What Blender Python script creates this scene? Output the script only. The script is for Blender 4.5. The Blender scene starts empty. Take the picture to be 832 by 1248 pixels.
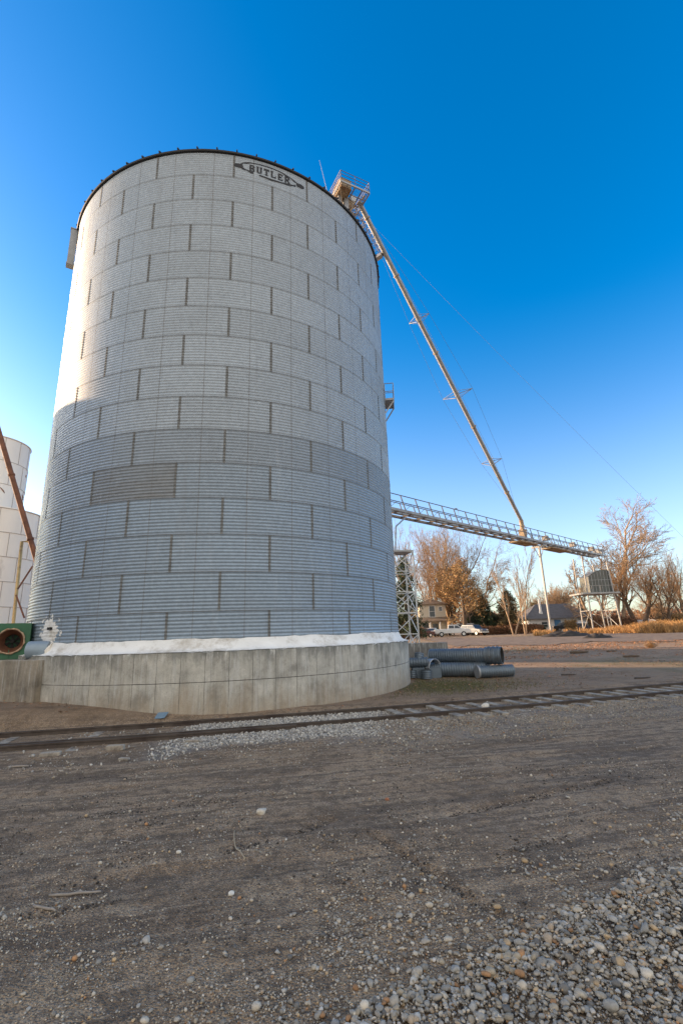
import bpy, math, random
import numpy as np
from mathutils import Vector, Matrix, noise
R_ = math.radians
scene = bpy.context.scene
COL = scene.collection
rng = np.random.default_rng(7)
random.seed(7)

# ------------------------------------------------------------------ camera
F_PX, PITCH, ROLL, CAMH = 568.0, 0.2536342, -0.0322997, 2.1
cd = bpy.data.cameras.new('camera')
cam = bpy.data.objects.new('camera', cd); COL.objects.link(cam)
cd.sensor_fit = 'VERTICAL'; cd.sensor_height = 36.0; cd.sensor_width = 24.0
cd.lens = F_PX / 1248 * 36.0
cd.clip_start = 0.1; cd.clip_end = 6000
cam.location = (0, 0, CAMH)
cam.rotation_euler = (Matrix.Rotation(math.pi/2 + PITCH, 3, 'X') @ Matrix.Rotation(ROLL, 3, 'Z')).to_euler()
scene.camera = cam

def ray(px, py):
    a = (px - 416) / F_PX; b = -(py - 624) / F_PX
    c, s = math.cos(ROLL), math.sin(ROLL)
    x = c*a - s*b; u = s*a + c*b
    cp, sp = math.cos(PITCH), math.sin(PITCH)
    return Vector((x, cp - sp*u, sp + cp*u))
def at(px, py, Y):
    """world point that the survey of the photograph gives at depth Y"""
    d = ray(px, py)
    return d * (Y / d.y) + Vector((0, 0, CAMH))

# ------------------------------------------------------------------ properties
def tag(o, label=None, cat=None, group=None, kind=None):
    if label: o['label'] = label
    if cat: o['category'] = cat
    if group: o['group'] = group
    if kind: o['kind'] = kind
    return o
def thing(name, label, cat, loc=(0, 0, 0), rz=0.0, group=None):
    o = bpy.data.objects.new(name, None); COL.objects.link(o)
    o.empty_display_size = .3
    o.location = loc; o.rotation_euler = (0, 0, rz)
    return tag(o, label, cat, group)
def copy_tree(o, parent=None):
    c = o.copy(); COL.objects.link(c)
    if parent is not None: c.parent = parent
    for ch in [k for k in bpy.data.objects if k.parent == o]:
        copy_tree(ch, c)
    return c

def root_loc(o):
    while o.parent is not None: o = o.parent
    return Vector(o.location)

class MB:
    """collects verts / faces; build() links them as one mesh object"""
    def __init__(s): s.v = []; s.f = []; s.m = []; s.n = 0
    def add(s, vs, fs, mi=0):
        b = s.n
        s.v.extend([tuple(p) for p in vs]); s.n += len(vs)
        for f in fs: s.f.append(tuple(i + b for i in f)); s.m.append(mi)
        return s
    def box(s, c, size, ax=None, mi=0):
        c = Vector(c); hx, hy, hz = size[0]/2, size[1]/2, size[2]/2
        if ax is None: X, Y, Z = Vector((1,0,0)), Vector((0,1,0)), Vector((0,0,1))
        else: X, Y, Z = ax
        vs = [c + X*(hx*i) + Y*(hy*j) + Z*(hz*k) for k in (-1,1) for j in (-1,1) for i in (-1,1)]
        return s.add(vs, [(0,2,3,1),(4,5,7,6),(0,1,5,4),(2,6,7,3),(0,4,6,2),(1,3,7,5)], mi)
    def bar(s, p, q, w, h=None, up=(0,0,1), mi=0):
        p, q = Vector(p), Vector(q); h = h or w
        Z = (q - p); L = Z.length
        if L < 1e-6: return s
        Z.normalize(); up = Vector(up)
        if abs(Z.dot(up)) > .98: up = Vector((1, 0, 0))
        X = Z.cross(up).normalized(); Y = X.cross(Z).normalized()
        return s.box((p+q)/2, (w, h, L), (X, Y, Z), mi)
    def tube(s, pts, r, n=8, caps=True, mi=0):
        pts = [Vector(p) for p in pts]
        rs = r if isinstance(r, (list, tuple)) else [r]*len(pts)
        up = Vector((0,0,1)); vs = []
        T = (pts[-1]-pts[0]).normalized()
        if abs(T.dot(up)) > .95: up = Vector((1,0,0))
        for i, p in enumerate(pts):
            a = pts[max(i-1,0)]; b = pts[min(i+1,len(pts)-1)]
            t = (b-a).normalized()
            X = t.cross(up).normalized(); Y = X.cross(t).normalized()
            for k in range(n):
                an = 2*math.pi*k/n
                vs.append(p + X*(math.cos(an)*rs[i]) + Y*(math.sin(an)*rs[i]))
        fs = []
        for i in range(len(pts)-1):
            for k in range(n):
                fs.append((i*n+k, i*n+(k+1)%n, (i+1)*n+(k+1)%n, (i+1)*n+k))
        if caps:
            fs.append(tuple(range(n))[::-1]); fs.append(tuple((len(pts)-1)*n+k for k in range(n)))
        return s.add(vs, fs, mi)
    def lathe(s, prof, n=48, a0=0, a1=2*math.pi, c=(0,0,0), mi=0):
        closed = abs(a1-a0-2*math.pi) < 1e-6
        m = n if closed else n+1
        vs = []
        for (r, z) in prof:
            for k in range(m):
                a = a0 + (a1-a0)*k/n
                vs.append((c[0]+r*math.sin(a), c[1]-r*math.cos(a), c[2]+z))
        fs = []
        for i in range(len(prof)-1):
            for k in range(n):
                k2 = (k+1) % m
                fs.append((i*m+k, i*m+k2, (i+1)*m+k2, (i+1)*m+k))
        return s.add(vs, fs, mi)
    def prism(s, poly, d0, d1, ax, mi=0, taper=None):
        """poly in (a,b) coordinates, extruded from d0 to d1 along third axis; ax=(origin,A,B,D)"""
        O, A, B, D = [Vector(k) for k in ax]
        n = len(poly)
        vs = [O + A*a + B*b + D*d0 for a, b in poly] + [O + A*a + B*b + D*d1 for a, b in poly]
        fs = [tuple(range(n))[::-1], tuple(range(n, 2*n))]
        fs += [(i, (i+1) % n, n+(i+1) % n, n+i) for i in range(n)]
        return s.add(vs, fs, mi)
    def build(s, name, mats, parent=None, smooth=False, origin=None, angle=None):
        org = root_loc(parent) if parent is not None else Vector(origin or (0,0,0))
        me = bpy.data.meshes.new(name)
        vs = np.array([tuple(p) for p in s.v], dtype=float).reshape(-1, 3) - np.array(org)
        me.from_pydata(vs.tolist(), [], s.f)
        if not isinstance(mats, (list, tuple)): mats = [mats]
        for m in mats: me.materials.append(m)
        if len(mats) > 1: me.polygons.foreach_set('material_index', s.m)
        if smooth:
            me.polygons.foreach_set('use_smooth', [True]*len(me.polygons))
            if angle is not None:
                try: me.set_sharp_from_angle(angle=angle)
                except Exception: pass
        me.update()
        o = bpy.data.objects.new(name, me); COL.objects.link(o)
        if parent is not None: o.parent = parent
        else: o.location = org
        return o

def np_mesh(name, V, Fs, mat, col=None, smooth=False, parent=None, origin=(0,0,0)):
    """V (n,3), Fs (m,k) numpy, col (n,3)"""
    me = bpy.data.meshes.new(name)
    org = np.array(root_loc(parent)) if parent is not None else np.array(origin, float)
    V = np.asarray(V, float) - org
    n, (m, k) = len(V), Fs.shape
    me.vertices.add(n); me.vertices.foreach_set('co', V.ravel())
    me.loops.add(m*k); me.loops.foreach_set('vertex_index', Fs.ravel().astype(np.int32))
    me.polygons.add(m)
    me.polygons.foreach_set('loop_start', np.arange(0, m*k, k, dtype=np.int32))
    me.polygons.foreach_set('loop_total', np.full(m, k, dtype=np.int32))
    if smooth: me.polygons.foreach_set('use_smooth', np.ones(m, bool))
    me.update(calc_edges=True); me.validate()
    if col is not None:
        at_ = me.color_attributes.new('tint', 'FLOAT_COLOR', 'POINT')
        c4 = np.concatenate([col, np.ones((n, 1))], 1)
        at_.data.foreach_set('color', c4.ravel())
    for mm in (mat if isinstance(mat, (list, tuple)) else [mat]): me.materials.append(mm)
    o = bpy.data.objects.new(name, me); COL.objects.link(o)
    if parent is not None: o.parent = parent
    else: o.location = tuple(org)
    return o

# ------------------------------------------------------------------ materials
class NT:
    def __init__(s, name):
        s.mat = bpy.data.materials.new(name); s.mat.use_nodes = True
        s.t = s.mat.node_tree; s.bsdf = s.t.nodes['Principled BSDF']; s.L = s.t.links
    def node(s, typ, **kw):
        n = s.t.nodes.new(typ)
        for k, v in kw.items(): setattr(n, k, v)
        return n
    def link(s, a, b): s.L.new(a, b)
    def math(s, op, a, b=None, c=None, clamp=False):
        n = s.node('ShaderNodeMath', operation=op); n.use_clamp = clamp
        for i, x in enumerate((a, b, c)):
            if x is None: continue
            if isinstance(x, (int, float)): n.inputs[i].default_value = x
            else: s.link(x, n.inputs[i])
        return n.outputs[0]
    def coords(s, kind='Object', scale=(1,1,1)):
        tc = s.node('ShaderNodeTexCoord')
        if tuple(scale) == (1,1,1): return tc.outputs[kind]
        mp = s.node('ShaderNodeMapping'); mp.inputs['Scale'].default_value = scale
        s.link(tc.outputs[kind], mp.inputs['Vector']); return mp.outputs[0]
    def noise(s, scale, detail=4, rough=.6, vec=None, dist=0.0):
        n = s.node('ShaderNodeTexNoise'); n.inputs['Scale'].default_value = scale
        n.inputs['Detail'].default_value = detail; n.inputs['Roughness'].default_value = rough
        n.inputs['Distortion'].default_value = dist
        if vec is not None: s.link(vec, n.inputs['Vector'])
        return n.outputs[0]
    def ramp(s, fac, stops):
        n = s.node('ShaderNodeValToRGB'); e = n.color_ramp.elements
        while len(e) < len(stops): e.new(.5)
        for k, (p, c) in enumerate(stops):
            e[k].position = p; e[k].color = (c[0], c[1], c[2], 1) if not isinstance(c, (int, float)) else (c, c, c, 1)
        s.link(fac, n.inputs[0]); return n.outputs[0]
    def mix(s, fac, a, b, blend='MIX'):
        n = s.node('ShaderNodeMix', data_type='RGBA', blend_type=blend)
        for sock, x in ((n.inputs[0], fac), (n.inputs[6], a), (n.inputs[7], b)):
            if isinstance(x, (int, float)): sock.default_value = x
            elif isinstance(x, (tuple, list)): sock.default_value = (x[0], x[1], x[2], 1)
            else: s.link(x, sock)
        return n.outputs[2]
    def bump(s, h, strength=.3, dist=.02):
        n = s.node('ShaderNodeBump'); n.inputs['Strength'].default_value = strength
        n.inputs['Distance'].default_value = dist
        s.link(h, n.inputs['Height']); s.link(n.outputs[0], s.bsdf.inputs['Normal'])
    def set(s, col=None, rough=None, metal=None):
        for k, x in (('Base Color', col), ('Roughness', rough), ('Metallic', metal)):
            if x is None: continue
            if isinstance(x, (int, float)): s.bsdf.inputs[k].default_value = x
            elif isinstance(x, (tuple, list)): s.bsdf.inputs[k].default_value = (x[0], x[1], x[2], 1)
            else: s.link(x, s.bsdf.inputs[k])
        return s.mat
def mul(c, k): return tuple(min(1, x*k) for x in c)
def M(name, col, rough=.75, metal=0.0, var=.25, scale=3.0, bump=0.0, bscale=30.0, stain=None, samt=.45, sscale=1.2, stretch=(1,1,1), tint=False):
    t = NT(name); vec = t.coords('Object', stretch)
    n = t.noise(scale, 5, .65, vec)
    c = t.ramp(n, [(.25, mul(col, 1-var)), (.75, mul(col, 1+var))])
    if stain is not None:
        m = t.ramp(t.noise(sscale, 6, .7, vec), [(1-samt-.08, 0), (1-samt+.1, 1)])
        c = t.mix(m, c, stain)
    if tint:
        at_ = t.node('ShaderNodeAttribute', attribute_name='tint')
        c = t.mix(1.0, c, at_.outputs['Color'], 'MULTIPLY')
    if bump: t.bump(t.noise(bscale, 4, .6, vec), bump)
    return t.set(c, rough, metal)

m_galv = M('galvanised_steel', (.50,.52,.54), .45, .55, .15, 2.5, stain=(.30,.30,.30), samt=.35)
m_galvdull = M('dull_galvanised_steel', (.34,.35,.36), .55, .4, .2, 1.5, stain=(.24,.225,.205), samt=.38, sscale=.9)
m_culvert = M('weathered_culvert_steel', (.13,.165,.20), .5, .45, .25, 2.0, stain=(.14,.14,.14), samt=.4)
m_dark = M('dark_eave_steel', (.035,.033,.032), .6, .2, .2)
m_rust = M('rusty_pipe_steel', (.20,.085,.045), .8, .15, .35, 2.0, stain=(.10,.045,.03), samt=.45)
m_rail = M('rail_steel', (.088,.068,.055), .65, .35, .3, 6.0, stain=(.045,.03,.025), samt=.45)
m_sleeper = M('grey_sleeper_wood', (.35,.31,.255), .9, 0, .35, 5.0, .4, 40, stain=(.11,.09,.075), samt=.45, sscale=3)
m_white = M('white_foam_seal', (.80,.79,.76), .85, 0, .08, 2.0, .45, 12, stain=(.50,.46,.40), samt=.42, sscale=1.3, stretch=(1,1,1.5))
m_binwhite = M('white_bin_paint', (.80,.74,.65), .6, 0, .08, .6, stain=(.42,.36,.30), samt=.3, sscale=.5, stretch=(1,1,.35))
m_binseam = M('bin_seam_rust', (.27,.22,.19), .8, 0, .4, 3.0)
m_yellow = M('faded_yellow_paint', (.50,.36,.16), .7, 0, .3, 2.0, stain=(.2,.12,.07), samt=.4)
m_green = M('dark_green_paint', (.03,.115,.055), .55, 0, .25, 2.5, stain=(.05,.07,.05), samt=.35)
m_rustlight = M('pale_rusty_rim', (.46,.33,.22), .85, 0, .35, 9.0, stain=(.25,.11,.05), samt=.5, sscale=5)
m_black = M('black_inside', (.02,.019,.018), .9, 0, .3)
m_bluegrey = M('blue_grey_paint', (.25,.31,.36), .5, .2, .12, 2.0, stain=(.2,.2,.2), samt=.3)
m_paintletters = M('faded_black_lettering', (.028,.028,.032), .8, 0, .3, 9.0, stain=(.30,.32,.34), samt=.24, sscale=5)
m_box = M('tan_weathered_sheet', (.34,.26,.17), .75, .1, .3, 1.6, stain=(.16,.08,.04), samt=.45, sscale=1.2)
m_bark = M('grey_brown_bark', (.115,.08,.055), .95, 0, .35, 2.0, .5, 12)
m_barkpale = M('pale_bark', (.33,.235,.155), .95, 0, .3, 2.0)
m_barkorange = M('orange_willow_shoots', (.34,.20,.10), .9, 0, .3, 1.0)
m_glass = M('dark_window_glass', (.03,.04,.05), .12, 0, .2)
m_tyre = M('black_rubber', (.02,.02,.02), .8, 0, .2)
m_chrome = M('bright_trim', (.6,.6,.6), .25, .9, .1)
m_lamp = M('lamp_lens', (.7,.65,.6), .2, 0, .1)
m_redlamp = M('red_lens', (.4,.03,.02), .3, 0, .1)
m_catr = M('dark_catwalk_steel', (.15,.14,.14), .6, .35, .25, 1.0)
m_wire = M('grey_cable', (.16,.17,.18), .6, .5, .2)
m_wood = M('grey_weathered_wood', (.30,.255,.21), .9, 0, .35, 8.0, stain=(.13,.10,.08), samt=.4, sscale=5)

# concrete with board-form streaks, warm stain low, dark stain on the top
def concrete(name, base_z, top_z, tone=(.43,.41,.36), joints=False):
    t = NT(name)
    vec = t.coords('Object')
    n0 = t.noise(1.5, 7, .68, vec)
    c = t.ramp(n0, [(.36, mul(tone, .62)), (.47, mul(tone, .95)), (.56, mul(tone, 1.12)), (.68, mul(tone, 1.4))])
    n1 = t.noise(1.0, 6, .7, t.coords('Object', (5.5, 5.5, .45)))
    c = t.mix(t.ramp(n1, [(.51, 0), (.62, .42)]), c, mul(tone, .52))
    n1b = t.noise(1.0, 6, .7, t.coords('Object', (7.5, 7.5, .6)))
    c = t.mix(t.ramp(n1b, [(.52, 0), (.62, .6)]), c, (.52, .515, .49))
    sep = t.node('ShaderNodeSeparateXYZ'); t.link(vec, sep.inputs[0])
    h = t.math('DIVIDE', t.math('SUBTRACT', sep.outputs[2], base_z), top_z-base_z)
    n3 = t.noise(1.0, 6, .7, t.coords('Object', (2.6, 2.6, .8)))
    hh = t.math('ADD', h, t.math('MULTIPLY', t.math('SUBTRACT', n3, .5), 1.1))
    c = t.mix(t.ramp(hh, [(.0, .62), (.45, .0)]), c, (.33, .245, .155))
    c = t.mix(t.ramp(hh, [(.80, .0), (1.10, .7)]), c, (.16, .165, .15))
    n4 = t.noise(1.0, 4, .6, t.coords('Object', (14, 14, .5)))
    c = t.mix(t.ramp(n4, [(.60, 0), (.70, .4)]), c, mul(tone, .42))
    n5 = t.noise(3.2, 5, .7, vec)
    hs_ = t.math('MULTIPLY', t.ramp(h, [(.80, 0), (1.0, 1)]), t.ramp(t.noise(1.0, 5, .7, t.coords('Object', (6.5, 6.5, 1.2))), [(.55, 0), (.64, .9)]))
    c = t.mix(hs_, c, (.66, .65, .62))
    n6 = t.noise(38, 3, .6, vec)
    c = t.mix(t.ramp(n6, [(.30, .5), (.45, 0)]), c, mul(tone, .5))
    if joints:
        az = t.math('ARCTAN2', sep.outputs[0], t.math('MULTIPLY', sep.outputs[1], -1))
        fr = t.math('FRACT', t.math('MULTIPLY', az, 76/(2*math.pi)))
        dj = t.math('MINIMUM', fr, t.math('SUBTRACT', 1.0, fr))
        c = t.mix(t.math('MULTIPLY', t.math('LESS_THAN', dj, .012), t.ramp(n5, [(.35, .15), (.6, .8)])), c, (.10, .095, .085))
        dz = t.math('ABSOLUTE', t.math('SUBTRACT', sep.outputs[2], .945))
        c = t.mix(t.math('MULTIPLY', t.math('LESS_THAN', dz, .010), t.ramp(n5, [(.35, .5), (.6, .95)])), c, (.09, .085, .075))
    t.bump(t.noise(16, 5, .7, vec), .4, .02)
    return t.set(c, .9)
m_conc = concrete('stained_concrete', .1, 1.75, joints=True)
m_concblock = concrete('grey_concrete', -.6, 2.6, (.27,.235,.185))

# ------------------------------------------------------------------ terrain
RAILF = np.array([(-60,2.9),(-30,7.55),(-8.01,11.59),(-4.3,12.32),(-.31,13.29),(4.5,14.66),(11.4,16.88),(30,23.3),(60,34.0),(120,56)], float)
def rail_y(x): return np.interp(x, RAILF[:,0], RAILF[:,1])
def ss(a, b, x):
    t = np.clip((np.asarray(x, float)-a)/(b-a), 0, 1); return t*t*(3-2*t)
def gz(x, y):
    x = np.asarray(x, float); y = np.asarray(y, float)
    v = (y - rail_y(x))*.96
    z = .13*ss(.15, .75, v) + .85*ss(16, 55, y)
    z = z + .37*ss(-2.5, -8.5, x)*ss(.2, 1.1, v)*ss(40, 20, y)
    z = z - .03*ss(-2.0, -3.4, v)*ss(-1.0, -1.6, v)
    return z
def gzf(x, y): return float(gz(x, y))

def fbm(X, Y, scale, oct=4, seed=0, gain=.5):
    out = np.zeros(X.shape); amp = 1.0; f = 1.0/scale; tot = 0
    r = np.random.default_rng(seed)
    for o in range(oct):
        T = r.random((256, 256)); x = X*f + 17.3*o; y = Y*f + 9.1*o
        xi = np.floor(x).astype(int); yi = np.floor(y).astype(int)
        fx = x-xi; fy = y-yi; fx = fx*fx*(3-2*fx); fy = fy*fy*(3-2*fy)
        g = lambda i, j: T[i % 256, j % 256]
        out += amp*((g(xi,yi)*(1-fx)+g(xi+1,yi)*fx)*(1-fy) + (g(xi,yi+1)*(1-fx)+g(xi+1,yi+1)*fx)*fy)
        tot += amp; amp *= gain; f *= 2.03
    return out/tot
def seg_dist(X, Y, a, b):
    ax, ay = a; bx, by = b; dx, dy = bx-ax, by-ay
    t = np.clip(((X-ax)*dx+(Y-ay)*dy)/(dx*dx+dy*dy), 0, 1)
    return np.hypot(X-ax-t*dx, Y-ay-t*dy)
def relief(X, Y):
    """small-scale shape of the dirt lot, faded out with distance"""
    near = ss(22, 9, np.hypot(X, Y))
    v = (Y - rail_y(X))*.96
    z = (fbm(X, Y, 1.6, 4, 1)-.5)*.06 + (fbm(X, Y, .22, 3, 2)-.5)*.03
    # vehicle tracks running roughly along the railway
    w = Y - .17*X + (fbm(X, Y, 3.0, 2, 3)-.5)*.5
    trk = np.sin(w*6.3)*.5+.5
    z = z - .022*ss(.35, .95, trk)*ss(3.6, 4.8, Y-.1*X)*ss(-1.9, -3.0, v)*ss(.35, .6, fbm(X, Y, 2.2, 2, 5))
    for a, b, wd, dp in (((.2,5.85),(.95,4.5),.05,.035), ((.95,4.5),(1.35,3.9),.06,.03), ((1.2,6.3),(3.6,7.3),.09,.025), ((-.7,5.9),(-.3,6.25),.09,.03), ((-1.3,5.5),(-.9,5.75),.1,.03)):
        d = seg_dist(X, Y, a, b) + (fbm(X, Y, .3, 2, 8)-.5)*.06
        z = z - dp*ss(wd*1.6, wd*.3, d)
    z = z*near
    # ballast humps between and beside the rails
    z = z + .02*ss(-2.6, -1.7, v)*ss(1.4, .3, v)*(near*.8+.2)
    return z
def zones(X, Y):
    """tint attribute: R = pale crushed gravel, G = brown litter soil, B = sparse grass"""
    v = (Y - rail_y(X))*.96
    n = fbm(X, Y, 1.2, 4, 11); n2 = fbm(X, Y, 6.0, 4, 12); n3 = fbm(X, Y, .35, 3, 13)
    g = ss(-2.9, -2.2, v + (n-.5)*1.6)*ss(.6, -.4, v)*ss(-4.4, -2.7, X + (n-.5)*1.6)*ss(1.8, .2, X + (n-.5)*1.6)
    g = np.maximum(g, .35*ss(-4.0, -2.6, v+(n-.5)*2)*ss(-.8, -1.6, v)*ss(-1, 2, X)*ss(.35, .6, n3+.1))
    l = ss(.2, 1.2, v + (n-.5)*.8)
    gr = ss(.50, .62, n2)*ss(.35, .6, n)*ss(1.0, 2.0, v)*.8
    pat = np.exp(-(((X-3.2)/1.9)**2 + ((Y-17.8)/1.6)**2))
    gr = np.maximum(gr, ss(.25, .6, pat + (n-.5)*.5))
    return np.stack([g, l, gr], -1)

def axis(lo, hi, fine, far_lo, far_hi, k=1.13):
    a = list(np.arange(lo, hi+1e-6, fine)); st = fine
    up = [a[-1]]
    while up[-1] < far_hi: st *= k; up.append(up[-1]+st)
    st = fine; dn = [a[0]]
    while dn[-1] > far_lo: st *= k; dn.append(dn[-1]-st)
    return np.array(dn[:0:-1] + a + up[1:])
xs = axis(-5.5, 7.0, .035, -1500, 1500, 1.045)
ys = axis(2.4, 10.5, .035, -300, 3000, 1.035)
GX, GY = np.meshgrid(xs, ys)
GZ = gz(GX, GY) + relief(GX, GY)
far = np.hypot(GX, GY)
GZ = GZ + ss(30, 200, far)*(fbm(GX, GY, 40, 3, 30)-.5)*.25
nx, ny = len(xs), len(ys)
idx = np.arange(nx*ny).reshape(ny, nx)
faces = np.stack([idx[:-1,:-1], idx[:-1,1:], idx[1:,1:], idx[1:,:-1]], -1).reshape(-1, 4)
def height(x, y): return gz(x, y) + relief(np.asarray(x, float), np.asarray(y, float))

def ground_mat():
    t = NT('dirt_lot'); vec = t.coords('Object')
    at_ = t.node('ShaderNodeAttribute', attribute_name='tint')
    sep = t.node('ShaderNodeSeparateColor'); t.link(at_.outputs['Color'], sep.inputs[0])
    n1 = t.noise(.9, 8, .62, vec, .4); n2 = t.noise(7, 6, .7, vec); n3 = t.noise(45, 4, .7, vec)
    def along(sx, sy, sc, det=5):
        tc = t.node('ShaderNodeTexCoord'); m1 = t.node('ShaderNodeMapping'); m1.inputs['Rotation'].default_value = (0, 0, R_(-11)); t.link(tc.outputs['Object'], m1.inputs['Vector'])
        m2 = t.node('ShaderNodeMapping'); m2.inputs['Scale'].default_value = (sx, sy, 1); t.link(m1.outputs[0], m2.inputs['Vector'])
        return t.noise(sc, det, .6, m2.outputs[0])
    trk = along(.16, 1.2, 1.6); trk2 = along(.10, 2.6, 2.2); trk3 = along(.25, 5.0, 2.0)
    c = t.ramp(n1, [(.33, (.26,.172,.098)), (.5, (.44,.30,.178)), (.66, (.54,.39,.245))])
    c = t.mix(t.ramp(trk, [(.42, .75), (.49, 0)]), c, (.17,.118,.076))
    c = t.mix(t.ramp(trk2, [(.52, 0), (.60, .7)]), c, (.53,.385,.25))
    c = t.mix(t.ramp(trk3, [(.38, .7), (.46, 0)]), c, (.125,.086,.056))
    c = t.mix(t.ramp(n2, [(.40, .6), (.50, 0)]), c, (.105,.074,.05))
    c = t.mix(t.ramp(n2, [(.54, 0), (.66, .55)]), c, (.44,.345,.25))
    c = t.mix(t.ramp(n3, [(.40, .7), (.51, 0)]), c, (.065,.048,.036))
    n4 = t.noise(2.6, 7, .72, vec, .6)
    c = t.mix(t.ramp(n4, [(.38, .5), (.47, 0)]), c, (.12,.086,.058))
    # grit: cells, some of them pale
    vo = t.node('ShaderNodeTexVoronoi'); vo.inputs['Scale'].default_value = 58; t.link(vec, vo.inputs['Vector'])
    sc = t.node('ShaderNodeSeparateColor'); t.link(vo.outputs['Color'], sc.inputs[0])
    grit = t.ramp(sc.outputs[0], [(.0, (.07,.054,.04)), (.45, (.20,.15,.11)), (.85, (.33,.265,.205)), (1.0, (.58,.52,.44))])
    inside = t.math('LESS_THAN', vo.outputs['Distance'], .42)
    gm = t.math('MULTIPLY', inside, t.ramp(n2, [(.35, .25), (.65, .8)]))
    c = t.mix(gm, c, grit)
    # pale crushed rock
    vo2 = t.node('ShaderNodeTexVoronoi'); vo2.inputs['Scale'].default_value = 28; t.link(vec, vo2.inputs['Vector'])
    sc2 = t.node('ShaderNodeSeparateColor'); t.link(vo2.outputs['Color'], sc2.inputs[0])
    gv = t.ramp(sc2.outputs[0], [(.0, (.13,.125,.12)), (.5, (.30,.295,.285)), (1.0, (.50,.49,.47))])
    c = t.mix(sep.outputs[0], c, gv)
    # brown soil with fallen leaves behind the track
    n5 = t.noise(3.0, 7, .75, vec); n6 = t.noise(.45, 5, .6, vec)
    lt = t.ramp(n5, [(.30, (.12,.078,.046)), (.5, (.24,.155,.09)), (.68, (.36,.23,.13)), (.85, (.46,.31,.18))])
    lt = t.mix(t.ramp(n6, [(.42, 0), (.62, .6)]), lt, (.34,.25,.175))
    lt = t.mix(t.math('MULTIPLY', inside, .3), lt, grit)
    c = t.mix(t.math('MULTIPLY', sep.outputs[1], .92), c, lt)
    gr = t.ramp(t.noise(14, 5, .7, vec), [(.35, (.075,.075,.03)), (.7, (.17,.155,.065))])
    c = t.mix(t.math('MULTIPLY', sep.outputs[2], .75), c, gr)
    hgt = t.math('ADD', t.math('MULTIPLY', n2, .9), t.math('MULTIPLY', t.math('SUBTRACT', .5, vo.outputs['Distance']), .5))
    hgt = t.math('ADD', hgt, t.math('MULTIPLY', n3, .5))
    t.bump(hgt, 1.0, .045)
    return t.set(c, .95)
ground = np_mesh('ground', np.stack([GX, GY, GZ], -1).reshape(-1, 3), faces, ground_mat(), zones(GX, GY).reshape(-1, 3), True)
tag(ground, kind='structure')

# grey road across the far side of the yard, its shade put into the colour
def road_mat():
    t = NT('old_road'); vec = t.coords('Object')
    c = t.ramp(t.noise(1.2, 7, .7, vec), [(.35, (.095,.066,.045)), (.5, (.15,.108,.076)), (.66, (.22,.16,.11))])
    c = t.mix(t.ramp(t.noise(6, 5, .7, t.coords('Object', (.2, 1, 1))), [(.55, 0), (.75, .5)]), c, (.2,.16,.12))
    t.bump(t.noise(30, 3, .6, vec), .4)
    return t.set(c, .95)
rv, rf = MB(), None
xsr = np.linspace(9, 140, 90)
vs = []; fs = []
for i, x in enumerate(xsr):
    for j, y in enumerate(np.linspace(39.5, 57.0, 12)):
        yy = y + (1.1*math.sin(x*.7+j*.3)+.9*math.sin(x*1.9+j))*(1 if j in (0, 11) else 0) - (x-9)*.02
        vs.append((x, yy, gzf(x, yy) + .035 + float(ss(30, 200, math.hypot(x, yy)))*.12))
for i in range(len(xsr)-1):
    for j in range(11):
        a = i*12+j; fs.append((a, a+12, a+13, a+1))
rv.add(vs, fs); tag(rv.build('road', road_mat(), smooth=True), kind='structure')

# ------------------------------------------------------------------ stones
def ico(sub):
    import bmesh
    bm = bmesh.new(); bmesh.ops.create_icosphere(bm, subdivisions=sub, radius=1.0)
    bm.verts.ensure_lookup_table()
    V = np.array([v.co[:] for v in bm.verts]); Fc = np.array([[v.index for v in f.verts] for f in bm.faces]); bm.free()
    return V, Fc
def protos(sub, n, rough, flat):
    V, Fc = ico(sub); out = []
    for k in range(n):
        r = np.random.default_rng(100+k)
        q = r.normal(size=(6, 3)); q /= np.linalg.norm(q, axis=1)[:, None]
        s = 1 + rough*sum(np.clip(V@q[i], -1, 1)**3*r.normal() for i in range(6))*.5
        s = np.clip(s, .55, 1.5)
        out.append(V*s[:, None]*np.array([1, r.uniform(.65, .95), r.uniform(*flat)]))
    return out, Fc
PAL = np.array([(.33,.305,.27),(.40,.365,.31),(.27,.262,.245),(.47,.43,.37),(.20,.187,.17),(.36,.29,.215),(.42,.31,.19),(.32,.18,.09),(.13,.125,.12),(.50,.47,.43),(.33,.33,.325),(.32,.28,.22)])
PALW = np.array([16,14,14,9,9,9,5,3,6,5,12,10], float); PALW /= PALW.sum()
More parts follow.
